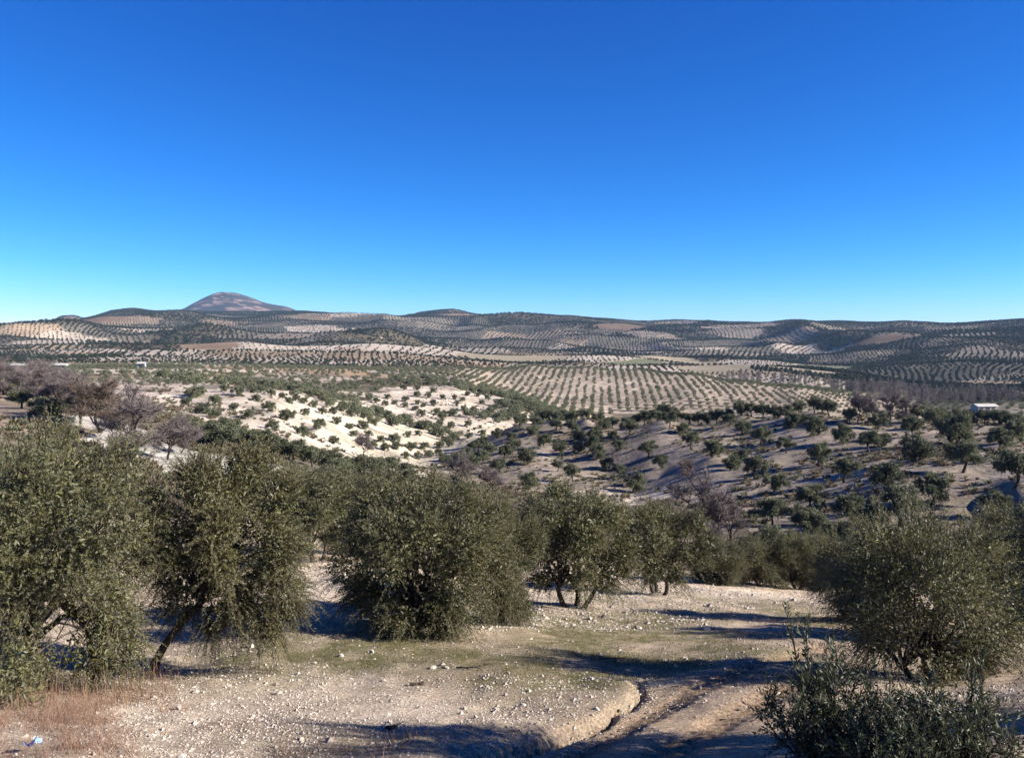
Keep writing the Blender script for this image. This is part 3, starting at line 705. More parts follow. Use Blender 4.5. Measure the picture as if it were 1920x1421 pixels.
def bare_data(name, seed, H, W, mat, levels=3, ntwig=2600, twig=0.55, tw=0.012, lowfork=0.2):
    """leafless tree: trunk with limbs, and a crown of fine twigs"""
    rng = np.random.default_rng(seed)
    B = Bag(); tips = []
    def grow(p, d, L, r, lev):
        n = 5
        q = [p]
        for k in range(n):
            d = unit(d + rng.normal(size=3) * 0.16 + np.array([0, 0, 0.05])); q.append(q[-1] + d * L / n)
        q = np.array(q); B.tube(q, np.linspace(r, r * 0.55, n + 1), 6 if lev < 2 else 4)
        if lev >= levels:
            tips.extend([(q[k], unit(q[k] - q[k - 1])) for k in range(1, n + 1)]); return
        for k in range(4 if lev else 6):
            s = rng.uniform(0.35, 1.0) if lev else rng.uniform(lowfork, 1.0)
            i = min(n - 1, int(s * n)); b = q[i] + (q[i + 1] - q[i]) * (s * n - i)
            az = rng.uniform(0, 2 * pi); e = unit(d * 0.75 + np.array([cos(az), sin(az), 0.25]) * (0.85 * W / H))
            grow(b, e, L * rng.uniform(0.5, 0.75), r * 0.5, lev + 1)
        tips.append((q[-1], d))
    grow(np.array([0, 0, -0.1]), np.array([0, 0, 1.0]), H * 0.5, H * 0.02, 0)
    v, f = B.arrays()
    me_t = mesh_np(name + '_trunk', v, f, M_BARK, smooth=True)
    i = rng.integers(0, len(tips), ntwig)
    p = np.array([t[0] for t in tips])[i]; d0 = np.array([t[1] for t in tips])[i]
    d = unit(d0 * 0.5 + rng.normal(size=(ntwig, 3)) * 0.75 + np.array([0, 0, 0.25]))
    L = twig * H / 5 * rng.uniform(0.5, 1.3, ntwig)
    bend = rng.normal(size=(ntwig, 3)) * 0.25
    vs, fs, n = [], [], 0
    t = np.array([0, 0.5, 1.0])
    q = p[:, None] + d[:, None] * (L[:, None] * t)[..., None] + bend[:, None] * (L[:, None] * t ** 2)[..., None]
    sd = unit(np.cross(d, rng.normal(size=d.shape)))[:, None] * (tw * np.array([0.5, 0.4, 0.15]))[None, :, None]
    vv = np.stack([q - sd, q + sd], 2).reshape(-1, 3); b = np.arange(ntwig)[:, None] * 6
    ff = np.concatenate([b + np.array([[0, 1, 3, 2]]), b + np.array([[2, 3, 5, 4]])])
    me_c = mesh_np(name + '_crown', vv, ff, mat)
    return me_t, me_c

def plant_tree(name, data, x, y, label, cat, group=None, rz=0.0, sc=1.0, sink=0.03):
    root = bpy.data.objects.new(name, None); COL.objects.link(root)
    root.empty_display_size = 0.3
    root.location = (x, y, Z(x, y) - sink); root.rotation_euler = (0, 0, rz)
    root.scale = sc if hasattr(sc, '__len__') else (sc, sc, sc)
    tag(root, label, cat, group)
    link('trunk', data[0], root); link('crown', data[1], root)
    return root

# ------------------------------------------------------------------ the near grove
OA = olive_data('olive_broad', 11, 4.05, 1.75, 0.14, ((0.55, 0.0, 0.0, 0.1), (0.1, -0.1, -0.3, 0.0)), 20, 2700, 30, 0.058, 0.0135, 24000, skirt=8, slen=0.46, top_tint=0.5, ragged=0.6)
OB = olive_data('olive_leaning', 12, 4.0, 1.17, 0.20, ((-1.12, 0.0, 0.80, 0.0),), 17, 2300, 29, 0.058, 0.0135, 17000, lean=(0.02, 0), slen=0.42, top_tint=1.2, mat=M_LEAF_GOLD, trunk_r=0.066, ragged=0.5, skirt=0, extra=((0.75, -0.1, 0.95, 0.40), (1.0, 0.1, 1.30, 0.42), (0.40, -0.3, 1.25, 0.40), (0.95, -0.3, 1.75, 0.42), (0.2, 0.2, 1.2, 0.3), (-0.5, -0.2, 1.3, 0.4), (-0.75, 0.2, 1.6, 0.4), (0.0, -0.2, 1.05, 0.32)))
OC = olive_data('olive_wide', 13, 3.55, 1.75, 0.08, ((0.0, 0, -0.25, 0), (0.15, 0.1, 0.35, 0.1), (-0.1, -0.1, 0.0, -0.2)), 20, 2700, 28, 0.062, 0.0148, 24000, skirt=10, slen=0.50, up=0.7, top_tint=0.4, ragged=0.6)
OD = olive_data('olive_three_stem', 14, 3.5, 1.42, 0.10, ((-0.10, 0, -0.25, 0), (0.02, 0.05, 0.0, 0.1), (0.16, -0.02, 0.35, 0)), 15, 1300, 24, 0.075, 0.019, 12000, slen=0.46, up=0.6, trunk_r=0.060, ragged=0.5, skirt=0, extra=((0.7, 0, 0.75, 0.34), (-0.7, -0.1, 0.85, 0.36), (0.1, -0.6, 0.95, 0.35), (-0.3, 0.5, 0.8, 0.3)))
OE = olive_data('olive_loose', 15, 3.0, 1.50, 0.06, ((0, 0, 0.1, 0), (0.2, 0, 0.5, 0.1), (-0.1, 0, -0.45, 0.0)), 17, 1900, 25, 0.062, 0.0155, 11000, skirt=8, slen=0.58, up=0.5, top_tint=0.1, ragged=0.7, trunk_r=0.06, extra=((0.35, -0.55, 0.40, 0.40), (-0.2, -0.5, 0.32, 0.36), (0.75, -0.2, 0.50, 0.42), (0.1, -0.8, 0.7, 0.4)))
NEAR = [(OA, at(70, 13.6), 0.0, (1.0, 1.0, 1.0), 'large dense olive tree filling the left edge, branches down to the dry grass'),
        (OB, at(402, 14.4), 0.0, 1.0, 'yellowish olive tree with a single dark curved trunk leaning right, second from the left edge'),
        (OC, at(785, 17.4), 0.4, 1.0, 'broad olive bush in the middle of the gravel, branches sweeping to the ground'),
        (OC, at(935, 19.2), 2.1, (0.52, 0.52, 0.88), 'narrow olive tree pressed against the right side of the broad central one'),
        (OD, at(1078, 23.0), 0.0, (1.2, 1.2, 1.02), 'olive tree on three thin stems standing on white stones right of the broad central one'),
        (OD, at(1240, 29.5), 2.0, (1.18, 1.18, 1.0), 'smaller olive tree with two slanting stems behind the three-stemmed one'),
        (OE, at(1742, 14.8), 0.6, (0.90, 0.90, 0.94), 'loose grey-green olive tree with pale upright shoots at the right, drooping to the ground'),
        (OC, at(1968, 21.0), 1.3, (0.80, 0.80, 0.86), 'olive tree cut by the right edge of the picture behind the loose grey-green one'),
        (OD, at(585, 29.0), 1.2, (1.15, 1.15, 1.0), 'dark olive tree half hidden behind the left shoulder of the broad central one'),
        (OE, at(660, 33.0), 2.6, (1.0, 1.0, 1.15), 'olive tree just behind the broad central one, only its top showing'),
        (OC, at(1350, 37.0), 0.2, (0.66, 0.66, 0.62), 'low bushy olive at the far edge of the gravel beside the two-stemmed tree'),
        (OE, at(1432, 39.0), 1.7, (0.9, 0.9, 0.78), 'low grey olive at the far edge of the gravel in front of the bare tree'),
        (OC, at(1508, 40.0), 2.7, (0.72, 0.72, 0.80), 'low olive with a thin slanting foot at the far edge of the gravel'),
        (OE, at(1615, 23.5), 0.2, (0.75, 0.75, 0.80), 'dark shaded olive crouching behind the loose grey-green tree'),
        (OE, at(2230, 10.1), 1.0, (0.85, 0.85, 1.0), 'loose olive tree standing outside the right edge, its shadow across the gully')]
for d, (x, y), rz, sc, lab in NEAR:
    plant_tree('olive_tree', d, x, y, lab, 'olive tree', 'olive trees of the near grove', rz, sc)

# ------------------------------------------------------------------ mid-distance olives
MV = []
for i in range(8):
    st = [((0, 0, 0.1, 0),), ((-0.15, 0, -0.4, 0.1), (0.15, 0, 0.4, 0)), ((0, 0, 0.35, 0.1),), ((0.1, 0, -0.3, 0.15),)][i % 4]
    MV.append(olive_data('olive_round', 40 + i, [3.9, 3.5, 4.1, 3.7][i % 4], 1.75, [0.17, 0.09, 0.24, 0.14][i % 4], st, [8, 9, 7, 8][i % 4], 620, 9, 0.20, 0.070, 2000, slen=0.50, up=0.4, mat=M_LEAF_MID, twigs=False, trunk_r=0.15, top_tint=0.5, sides=6, skirt=[1, 3, 0, 1][i % 4], ragged=0.7, lobe=1.12))
LV = []                                           # for the lit slopes: young, rounder, low skirts
for i in range(4):
    LV.append(olive_data('olive_young', 60 + i, 2.7, 1.6, 0.10, ((0, 0, 0.05, 0),), 7, 330, 8, 0.22, 0.08, 900, slen=0.45, up=0.4, mat=M_LEAF_MID, twigs=False, trunk_r=0.10, top_tint=0.5, sides=5, skirt=2, ragged=0.5))
# landmarks: trees that stand out, each with its own label and a short way to refer to it
MARK = {
 (1690, 985): ('large olive on the shaded hillside right above the loose grey-green tree', 'the large one above the loose grey-green tree'),
 (1868, 972): ('round olive on the hillside above the right end of the loose grey-green tree', None),
 (1910, 1032): ('dark olive cut by the right edge, lowest on the shaded hillside', None),
 (1903, 914): ('olive cut by the right edge in the middle height of the shaded hillside', None),
 (1805, 886): ('wide two-lobed olive near the pale right end of the hillside', 'the wide two-lobed one near the right'),
 (1788, 831): ('widest low olive near the top right of the hillside', 'the widest low one near the top right'),
 (1709, 820): ('flat-topped olive just below the right bare ridge tree', 'the flat-topped one below the bare ridge trees'),
 (1721, 864): ('ragged olive left of the wide two-lobed one on the right of the hillside', None),
 (1873, 845): ('leftmost of three olives that touch at the right edge of the hillside', 'the leftmost of three at the right edge'),
 (1748, 948): ('olive with a long shadow higher than the large one above the loose grey-green tree', None),
 (1660, 920): ('pale green olive in the middle of the longest hillside shadows', 'the pale green one in the longest shadows'),
 (1582, 904): ('broad olive left of the pale green one in the hillside shadows', 'the broad one in the longest shadows'),
 (1594, 976): ('spreading olive at the foot of the hillside left of the large one', 'the spreading one at the hillside foot'),
 (1520, 956): ('tall dark olive at the foot of the hillside, right of the bare valley tree', 'the tall dark one at the hillside foot'),
 (1456, 928): ('rounded olive over a black shadow upper right of the big bare valley tree', 'the rounded one by the bare valley tree'),
 (1450, 1048): ('bushy olive in the valley bottom, touching the right side of the bare tree', None),
 (1574, 1033): ('olive in the valley bottom just left of the loose grey-green tree', None),
 (1518, 1008): ('grey olive in the valley bottom above the low olives of the gravel edge', None),
 (1473, 850): ('small leaning olive with a thin trunk halfway up the hillside', 'the small leaning one halfway up'),
 (1581, 830): ('domed olive with a dark trunk below the ridge row of the hillside', 'the domed one below the ridge'),
 (1530, 815): ('olive left of the domed one below the ridge row of the hillside', None),
 (1393, 816): ('small olive on a short trunk on the pale ground below the hillside ridge', 'the small one on pale ground below the ridge'),
 (1535, 870): ('olive standing alone in the hillside shadows right of the small leaning one', 'the lone one in the shadows'),
 (1336, 858): ('broad olive above the small reddish bare tree on the hillside', 'the broad one above the reddish bare tree'),
 (1215, 858): ('tall olive left of the middle of the hillside, two long shadows beside it', 'the tall one left of the middle'),
 (1190, 922): ('olive by the white post in the valley, right of the three-stemmed tree top', 'the one by the white post'),
 (1179, 818): ('full olive in the upper left of the hillside below the ridge row', 'the full one in the upper left'),
 (1021, 838): ('olive with a long lit shadow gap right of it near the left of the hillside', 'the one by the lit gap near the left'),
 (990, 918): ('olive lowest at the left end of the hillside, above the lilac bushes', 'the lowest one at the left end'),
 (935, 887): ('olive right above the lilac leafless bushes of the valley', 'the one right above the lilac bushes'),
 (874, 860): ('leftmost olive of the shaded hillside, against the white slope', 'the leftmost one against the white slope'),
 (975, 802): ('olive where the shaded hillside meets the second white slope', 'the one meeting the second white slope'),
 (1209, 788): ('olive breaking forward from the left part of the ridge row', 'the forward one of the left ridge row'),
 (1390, 777): ('olive in the middle of the unbroken ridge row of the hillside', 'the middle one of the ridge row'),
 (1528, 774): ('dark olive closing the ridge row left of the bare ridge trees', 'the dark one closing the ridge row'),
 (1846, 796): ('olive in the right ridge row below the far white shed', 'the one below the far white shed'),
 (465, 786): ('round young olive low on the left end of the sunlit white slope', 'the round one low on the left end'),
 (447, 742): ('young olive standing on the crest at the left end of the white slope', 'the one on the left crest'),
 (362, 747): ('widest young olive at the far left top of the white slope by the bare trees', 'the widest one at the far left top'),
 (568, 818): ('young olive low on the white slope, just above the hollow trees', 'the low one just above the hollow trees'),
 (627, 833): ('young olive lowest on the brown patch of the white slope', 'the lowest one on the brown patch'),
 (701, 798): ('lone young olive on the brightest part of the white slope', 'the lone one on the brightest part'),
 (764, 820): ('young olive in the right middle of the bright bare patch', 'the one right in the bright bare patch'),
 (740, 829): ('wide young olive below the bright bare patch of the white slope', 'the wide one below the bright patch'),
 (782, 861): ('young olive at the lowest right end of the white slope', 'the one at the lowest right end'),
 (605, 776): ('young olive on the crest in the middle of the white slope', 'the one on the middle crest'),
 (813, 815): ('young olive in the gully line between the two white slopes', 'the one in the gully line'),
 (853, 824): ('round olive lowest on the second white slope', 'the lowest round one'),
 (877, 800): ('round olive alone in the middle of the second white slope', 'the lone round one in the middle'),
 (848, 781): ('large olive in the middle hedge of the second white slope', 'the large one of the middle hedge'),
 (852, 749): ('dark small olive in the upper right of the second white slope', 'the dark small one in the upper right'),
 (760, 753): ('small olive in the upper left of the second white slope', 'the small one in the upper left'),
 (914, 749): ('small olive at the top right end of the second white slope', 'the one at the top right end'),
 (930, 769): ('olive at the right end of the second white slope near the hillside', 'the one at the right end'),
 (418, 842): ('full olive left of the white track in the hollow behind the left trees', 'the one left of the white track'),
 (520, 856): ('full olive right above the white track in the hollow', 'the one above the white track'),
 (618, 880): ('full olive in the hollow below the brown slope patch', 'the one below the brown slope patch'),
 (600, 928): ('large grey olive in the hollow right behind the near trees', 'the large one behind the near trees'),
 (80, 790): ('olive on the bare bank at the far left with a dark shadow', 'the one with a dark shadow'),
 (30, 742): ('olive at the top of the bare bank near the left edge', 'the one at the top near the edge')}
NOUN = {'hill': 'hillside olive', 'slope': 'young olive', 'slope2': 'far slope olive', 'left': 'hollow olive'}
WHERE = ['right of', 'above right of', 'above', 'above left of', 'left of', 'below left of', 'below', 'below right of']
def name_trees():
    """own label for each surveyed tree: a landmark's, or its place beside the nearest landmark"""
    out, used = {}, set()
    marks = {}
    for x, y, w, key, px, py in TREES:
        if (px, py) in MARK:
            out[(px, py)] = MARK[(px, py)][0]
            if MARK[(px, py)][1]: marks.setdefault(key, []).append((px, py))
    rest = [t for t in TREES if (t[4], t[5]) not in MARK]
    def dist(t, m): return math.hypot(t[4] - m[0], 1.8 * (t[5] - m[1]))
    rest.sort(key=lambda t: min(dist(t, m) for m in marks[t[3]]))
    rank = ['next one', 'second one', 'third one', 'fourth one', 'fifth one']
    for t in rest:
        px, py = t[4], t[5]
        cand = []
        for m in sorted(marks[t[3]], key=lambda m: dist(t, m))[:4]:
            o = int(round(math.atan2(-(py - m[1]) * 1.8, px - m[0]) / (pi / 4))) % 8
            k = 0
            while (m, o, k) in used: k += 1
            cand.append((k, dist(t, m), m, o))
        k, _, m, o = min(cand, key=lambda c: c[0] * 60 + c[1])
        used.add((m, o, k))
        out[(px, py)] = '%s, %s %s %s' % (NOUN[t[3]], rank[min(k, 4)], WHERE[o], MARK[m][1])
    return out
NAMES = name_trees()
rng = np.random.default_rng(21)
LAB = {'hill': ('olive tree among others on the shaded right hillside with long blue shadows', 'olive trees on the shaded hillside', MV),
       'slope': ('young round olive tree on the sunlit white slope left of the middle', 'young olive trees on the first sunlit slope', LV),
       'slope2': ('small olive tree on the farther sunlit white slope behind the gully', 'small olive trees on the second sunlit slope', LV),
       'left': ('full olive tree in the hollow behind the near grove left of the middle', 'olive trees in the hollow on the left', MV)}
for x, y, w, key, px, py in TREES:
    lab, grp, var = LAB[key]
    if key == 'left' and px < 300: grp = 'olive trees on the left bank'
    lab = NAMES[(px, py)]
    s = w / ((4.3 if w > 3.6 else 3.8) if var is MV else 3.4) * rng.uniform(0.94, 1.06)
    plant_tree('olive_tree', var[rng.integers(len(var))], x, y, lab, 'olive tree', grp, rng.uniform(0, 2 * pi), (s, s, s * rng.uniform(0.84, 1.02) * (0.80 if key == 'left' else 1.0)))

# ------------------------------------------------------------------ leafless trees
BV = [bare_data('bare_a', 71, 6.0, 5.5, M_TWIG, ntwig=5600, tw=0.026), bare_data('bare_b', 72, 6.0, 4.5, M_TWIG, ntwig=5600, tw=0.026), bare_data('bare_c', 73, 6.0, 5.0, M_TWIG_BROWN, ntwig=5600, tw=0.026)]
BARE = [(250, 865, 150, 0, 'spreading leafless purple tree by the white bank, nearest of the left row'), (315, 862, 105, 1, 'leafless purple tree leaning over the pale slope, right end of the left row'),
 (188, 812, 125, 2, 'leafless tree with rusty brown twigs in the left row'), (150, 795, 95, 0, 'leafless tree left of the rusty brown one above the white track'), (110, 770, 90, 1, 'tall leafless grey tree in the middle of the left row'),
 (70, 757, 80, 0, 'leafless tree behind the bank olives near the left edge'), (30, 750, 75, 1, 'leafless purple tree at the left edge, front one'), (0, 742, 70, 0, 'leafless purple tree cut by the left edge'),
 (50, 735, 66, 1, 'leafless purple tree of the left row standing behind the edge trees'), (95, 745, 66, 0, 'leafless tree behind the tall grey one of the left row'), (130, 760, 80, 1, 'slim leafless tree beside the tall grey one of the left row'), (210, 830, 80, 2, 'small brown leafless tree under the rusty one in the left row'),
 (340, 850, 60, 1, 'low leafless bush below the pale slope at the end of the left row'),
 (865, 925, 72, 0, 'leafless lilac bush in the valley just above the broad central olive'), (925, 930, 60, 1, 'smaller leafless lilac bush right of the other in the valley'), (680, 860, 52, 1, 'lilac leafless bush at the foot of the sunlit white slope'),
 (1310, 1022, 128, 0, 'big leafless grey tree in the valley behind the two-stemmed olive'), (1375, 1030, 105, 1, 'leafless grey-brown tree touching the right of the big one in the valley'),
 (1288, 905, 46, 2, 'small reddish leafless tree above the big leafless one in the valley'),
 (1608, 792, 56, 1, 'leafless tree on the ridge, left one of the ridge pair'), (1668, 797, 58, 0, 'leafless tree on the ridge, right one with a pale forked trunk'), (1640, 790, 44, 1, 'low leafless tree between the ridge pair'), (1700, 795, 40, 0, 'small leafless tree at the right end of the bare ridge group')]
for px, py, hpx, k, lab in BARE:
    x, y = ground_at(px, py, 55, 215)
    s = hpx * math.hypot(x, y) / FPX / 6.0
    lo = 0.80 if px < 400 else 1.0
    plant_tree('bare_tree', BV[k], x, y, lab, 'bare tree', 'leafless trees', rng.uniform(0, 6), (s * 1.15, s * 1.15, s * lo))
# ------------------------------------------------------------------ groves too many to count: instanced over points
def scatter(name, pts, scl, rot, var, sources):
    me = bpy.data.meshes.new(name)
    me.vertices.add(len(pts)); me.vertices.foreach_set('co', np.ascontiguousarray(pts, np.float32).ravel())
    for k, v in (('s', scl), ('r', rot)):
        a = me.attributes.new(k, 'FLOAT', 'POINT'); a.data.foreach_set('value', np.ascontiguousarray(v, np.float32))
    a = me.attributes.new('k', 'INT', 'POINT'); a.data.foreach_set('value', np.ascontiguousarray(var, np.int32))
    o = tag(link(name, me), kind='stuff')
    ng = bpy.data.node_groups.new(name, 'GeometryNodeTree')
    ng.interface.new_socket('Geometry', in_out='INPUT', socket_type='NodeSocketGeometry')
    ng.interface.new_socket('Geometry', in_out='OUTPUT', socket_type='NodeSocketGeometry')
    gi, go = ng.nodes.new('NodeGroupInput'), ng.nodes.new('NodeGroupOutput')
    mp = ng.nodes.new('GeometryNodeMeshToPoints'); iop = ng.nodes.new('GeometryNodeInstanceOnPoints'); jn = ng.nodes.new('GeometryNodeJoinGeometry')
    ng.links.new(gi.outputs[0], mp.inputs[0]); ng.links.new(mp.outputs[0], iop.inputs['Points'])
    for so in reversed(sources):
        n = ng.nodes.new('GeometryNodeObjectInfo'); n.inputs['Object'].default_value = so; n.inputs['As Instance'].default_value = True
        ng.links.new(n.outputs['Geometry'], jn.inputs[0])
    ng.links.new(jn.outputs[0], iop.inputs['Instance']); iop.inputs['Pick Instance'].default_value = True
    def attr(nm, ty):
        n = ng.nodes.new('GeometryNodeInputNamedAttribute'); n.data_type = ty; n.inputs['Name'].default_value = nm; return n.outputs['Attribute']
    cx = ng.nodes.new('ShaderNodeCombineXYZ'); ng.links.new(attr('r', 'FLOAT'), cx.inputs[2])
    ng.links.new(cx.outputs[0], iop.inputs['Rotation']); ng.links.new(attr('s', 'FLOAT'), iop.inputs['Scale']); ng.links.new(attr('k', 'INT'), iop.inputs['Instance Index'])
    ng.links.new(iop.outputs[0], go.inputs[0])
    md = o.modifiers.new('scatter', 'NODES'); md.node_group = ng
    return o

def far_olive(name, seed, nleaf, L, W, trunk=True):
    rng = np.random.default_rng(seed)
    c = unit(rng.normal(size=(nleaf, 3))) * (rng.uniform(0.25, 1, nleaf) ** 0.4)[:, None] * np.array([1.9, 1.9, 1.35])
    lump = 1 + 0.22 * np.sin(c[:, 0] * 2.3 + seed) * np.cos(c[:, 1] * 2.1) + rng.normal(0, 0.06, nleaf)
    c = c * lump[:, None] + np.array([0, 0, 2.05])
    c[:, 2] = np.maximum(c[:, 2], 0.3)
    v, f = leaf_quads(c, unit(rng.normal(size=(nleaf, 3)) + np.array([0, 0, 0.3])), np.full(nleaf, L) * rng.uniform(0.7, 1.3, nleaf), np.full(nleaf, W), rng)
    me = mesh_np(name, v, f, M_LEAF_MID if nleaf > 200 else M_LEAF_FAR, {'lv': np.repeat(np.clip(rng.normal(0.45, 0.25, nleaf), 0, 1), 4)})
    return bpy.data.objects.new(name, me)

# horizon seen from the ground near the camera, to leave out what no step aside could show
_ha = np.linspace(-0.75, 0.75, 360); _hr = np.exp(np.linspace(math.log(60), math.log(11000), 240))
_HT, _HR = np.meshgrid(_ha, _hr, indexing='ij')
_hs = (height((_HR * np.sin(_HT)).ravel(), (_HR * np.cos(_HT)).ravel()) / _HR.ravel()).reshape(_HT.shape)
_hm = np.maximum.accumulate(_hs, axis=1)
def seen(x, y, z, lift, slack=0.004):
    th = np.arctan2(x, y); r = np.hypot(x, y)
    i = np.clip(np.searchsorted(_ha, th), 0, len(_ha) - 1); j = np.clip(np.searchsorted(_hr, r * 0.985) - 1, 0, len(_hr) - 1)
    return (z + lift) / r > _hm[i, j] - slack

rng = np.random.default_rng(99)
GX, GY, GS, GK = [], [], [], []
for i in range(len(SX)):
    k = KN[SK[i]]; cov, da, db, sz = KINDS[k][1:]
    if cov == 0 or SR[i] > 5200: continue
    x0, y0 = SX[i]
    if abs(math.atan2(x0, y0)) > 0.72: continue
    f = 1.0 if SR[i] < 900 else min(1.35, 1 + (SR[i] - 900) / 5000)
    if 640 < SR[i] < 1400 and k in ('grey', 'dim', 'tan', 'bright'): f *= 1.15
    da, db = da * f, db * f
    ext = min(420, 60 + SR[i] * 0.14)
    a, b = np.meshgrid(np.arange(-ext, ext, da), np.arange(-ext, ext, db))
    a = a.ravel() + rng.normal(0, 0.07 * da, a.size); b = b.ravel() + rng.normal(0, 0.06 * db, b.size)
    cur = 1e-3 * rng.uniform(-1, 1) * (k not in ('striped',))
    a = a + cur * b * b
    if k in ('scrub', 'rocky', 'dense', 'red'): a += rng.normal(0, 0.33 * da, a.size); b += rng.normal(0, 0.33 * db, b.size)
    ang = SA[i]
    # rows run along b, turned clockwise from the view direction by the row angle
    x = x0 + a * cos(ang) + b * sin(ang); y = y0 - a * sin(ang) + b * cos(ang)
    if k == 'striped':                             # one grid for the whole striped hill
        m = np.round((x * cos(ang) - y * sin(ang)) / da); q = np.round((x * sin(ang) + y * cos(ang)) / db)
        aa = m * da; bb = q * db; key = np.unique(np.stack([m, q], 1), axis=0)
        aa, bb = key[:, 0] * da, key[:, 1] * db
        x = aa * cos(ang) + bb * sin(ang) + rng.normal(0, .3, len(aa)); y = -aa * sin(ang) + bb * cos(ang) + rng.normal(0, .3, len(aa))
    o = owner(x, y) == i
    o &= rng.random(len(x)) < cov * rng.uniform(0.86, 0.98)
    r = np.hypot(x, y); th = np.arctan2(x, y)
    o &= (np.abs(th) < 0.70) & (r > 250) & (r < 4600)
    x, y = x[o], y[o]
    GX.append(x); GY.append(y); GS.append(sz * rng.uniform(0.82, 1.15) * (0.70 if (SR[i] < 900 and k not in ('striped', 'dense')) else 0.74 if SR[i] < 1400 else 0.85 if SR[i] < 1900 and k != 'striped' else 1.0) * rng.uniform(0.78, 1.18, len(x)) * (1.0 if k != 'scrub' else rng.uniform(0.6, 1.3, len(x)))); GK.append(np.full(len(x), SK[i]))
GX, GY, GS, GK = map(np.concatenate, (GX, GY, GS, GK))
gz = height(GX, GY)
ok = seen(GX, GY, gz, 4.0)
# keep clear of the surveyed trees
_tx = np.array([(t[0], t[1]) for t in TREES])
nearm = np.hypot(GX, GY) < 460
d2 = np.full(len(GX), 1e9); idx = np.where(nearm)[0]
d2[idx] = ((GX[idx][:, None] - _tx[None, :, 0]) ** 2 + (GY[idx][:, None] - _tx[None, :, 1]) ** 2).min(1)
ok &= d2 > 16
GX, GY, GS, gz, GK = GX[ok], GY[ok], GS[ok], gz[ok], GK[ok]
gr = np.hypot(GX, GY)
print('far trees', len(GX), (gr < 800).sum())
pts = np.stack([GX, GY, gz - 0.1], 1)
m = gr < 800
A_ = [far_olive('grove_tree', 81 + i, 300, 0.62, 0.34) for i in range(3)]
B_ = [far_olive('far_tree', 91 + i, 46, 1.7, 1.15) for i in range(3)]
scatter('olive_grove', pts[m], GS[m], rng.uniform(0, 6.28, m.sum()), rng.integers(0, 3, m.sum()), A_)
scatter('distant_olive_grove', pts[~m], GS[~m] * 1.05, rng.uniform(0, 6.28, (~m).sum()), rng.integers(0, 3, (~m).sum()), B_)

# leafless poplars and brush along the stream in the valley on the right, shrubs in the gullies
def far_bare(name, seed, H, W, n, mat):
    rng = np.random.default_rng(seed)
    t = rng.uniform(0.0, 1, n); az = rng.uniform(0, 2 * pi, n)
    rr = W * 0.5 * np.sqrt(rng.random(n)) * np.sin(np.clip(t + 0.15, 0, 1) * pi * 0.93)
    p = np.stack([np.cos(az) * rr, np.sin(az) * rr, t * H * 0.86], 1)
    v, f = leaf_quads(p, unit(np.stack([np.cos(az) * 0.3, np.sin(az) * 0.3, np.ones(n)], 1) + rng.normal(size=(n, 3)) * 0.3), rng.uniform(0.8, 1.9, n), np.full(n, 0.13), rng)
    B = Bag(); B.tube([(0, 0, -0.2), (0.1, 0, H * 0.4), (0, 0.1, H * 0.85)], [0.16, 0.11, 0.03], 4)
    tv, tf = B.arrays()
    me = mesh_np(name, np.concatenate([v, tv]), np.concatenate([f, tf + len(v)]), mat)
    return bpy.data.objects.new(name, me)
PB = [far_bare('poplar', 101 + i, 9 + i, 3.4, 420, M_POPLAR) for i in range(3)]
pp = []
for a, b, n, wd in [((1600, 735), (1700, 731), 70, 9), ((1690, 746), (1915, 751), 130, 10), ((1560, 728), (1640, 734), 40, 8), ((1800, 752), (1990, 758), 90, 12), ((1640, 754), (1760, 758), 30, 10), ((1360, 712), (1560, 726), 50, 10)]:
    A, B_2 = ground_at(*a, 400, 1200), ground_at(*b, 400, 1200)
    t = rng.random(n)
    pp += [(A[0] + (B_2[0] - A[0]) * q + rng.normal(0, wd), A[1] + (B_2[1] - A[1]) * q + rng.normal(0, wd)) for q in t]
pp = np.array(pp)
scatter('leafless_woodland', np.column_stack([pp, height(pp[:, 0], pp[:, 1])]), rng.uniform(0.55, 1.1, len(pp)), rng.uniform(0, 6.28, len(pp)), rng.integers(0, 3, len(pp)), PB)
pp = []
for a, b, n, wd in [((690, 770), (860, 822), 25, 3), ((760, 715), (860, 728), 50, 9), ((900, 738), (1040, 772), 220, 5), ((960, 768), (1060, 786), 110, 6), ((880, 783), (1010, 790), 60, 4),
                    ((620, 765), (720, 790), 30, 4), ((440, 722), (640, 760), 60, 5), ((330, 705), (470, 728), 60, 9)]:
    A, B_2 = ground_at(*a, 190, 460), ground_at(*b, 190, 460)
    t = rng.random(n)
    pp += [(A[0] + (B_2[0] - A[0]) * q + rng.normal(0, wd), A[1] + (B_2[1] - A[1]) * q + rng.normal(0, wd)) for q in t]
pp = np.array(pp)
scatter('scrub', np.column_stack([pp, height(pp[:, 0], pp[:, 1])]), rng.uniform(0.35, 0.95, len(pp)), rng.uniform(0, 6.28, len(pp)), rng.integers(0, 3, len(pp)), A_)

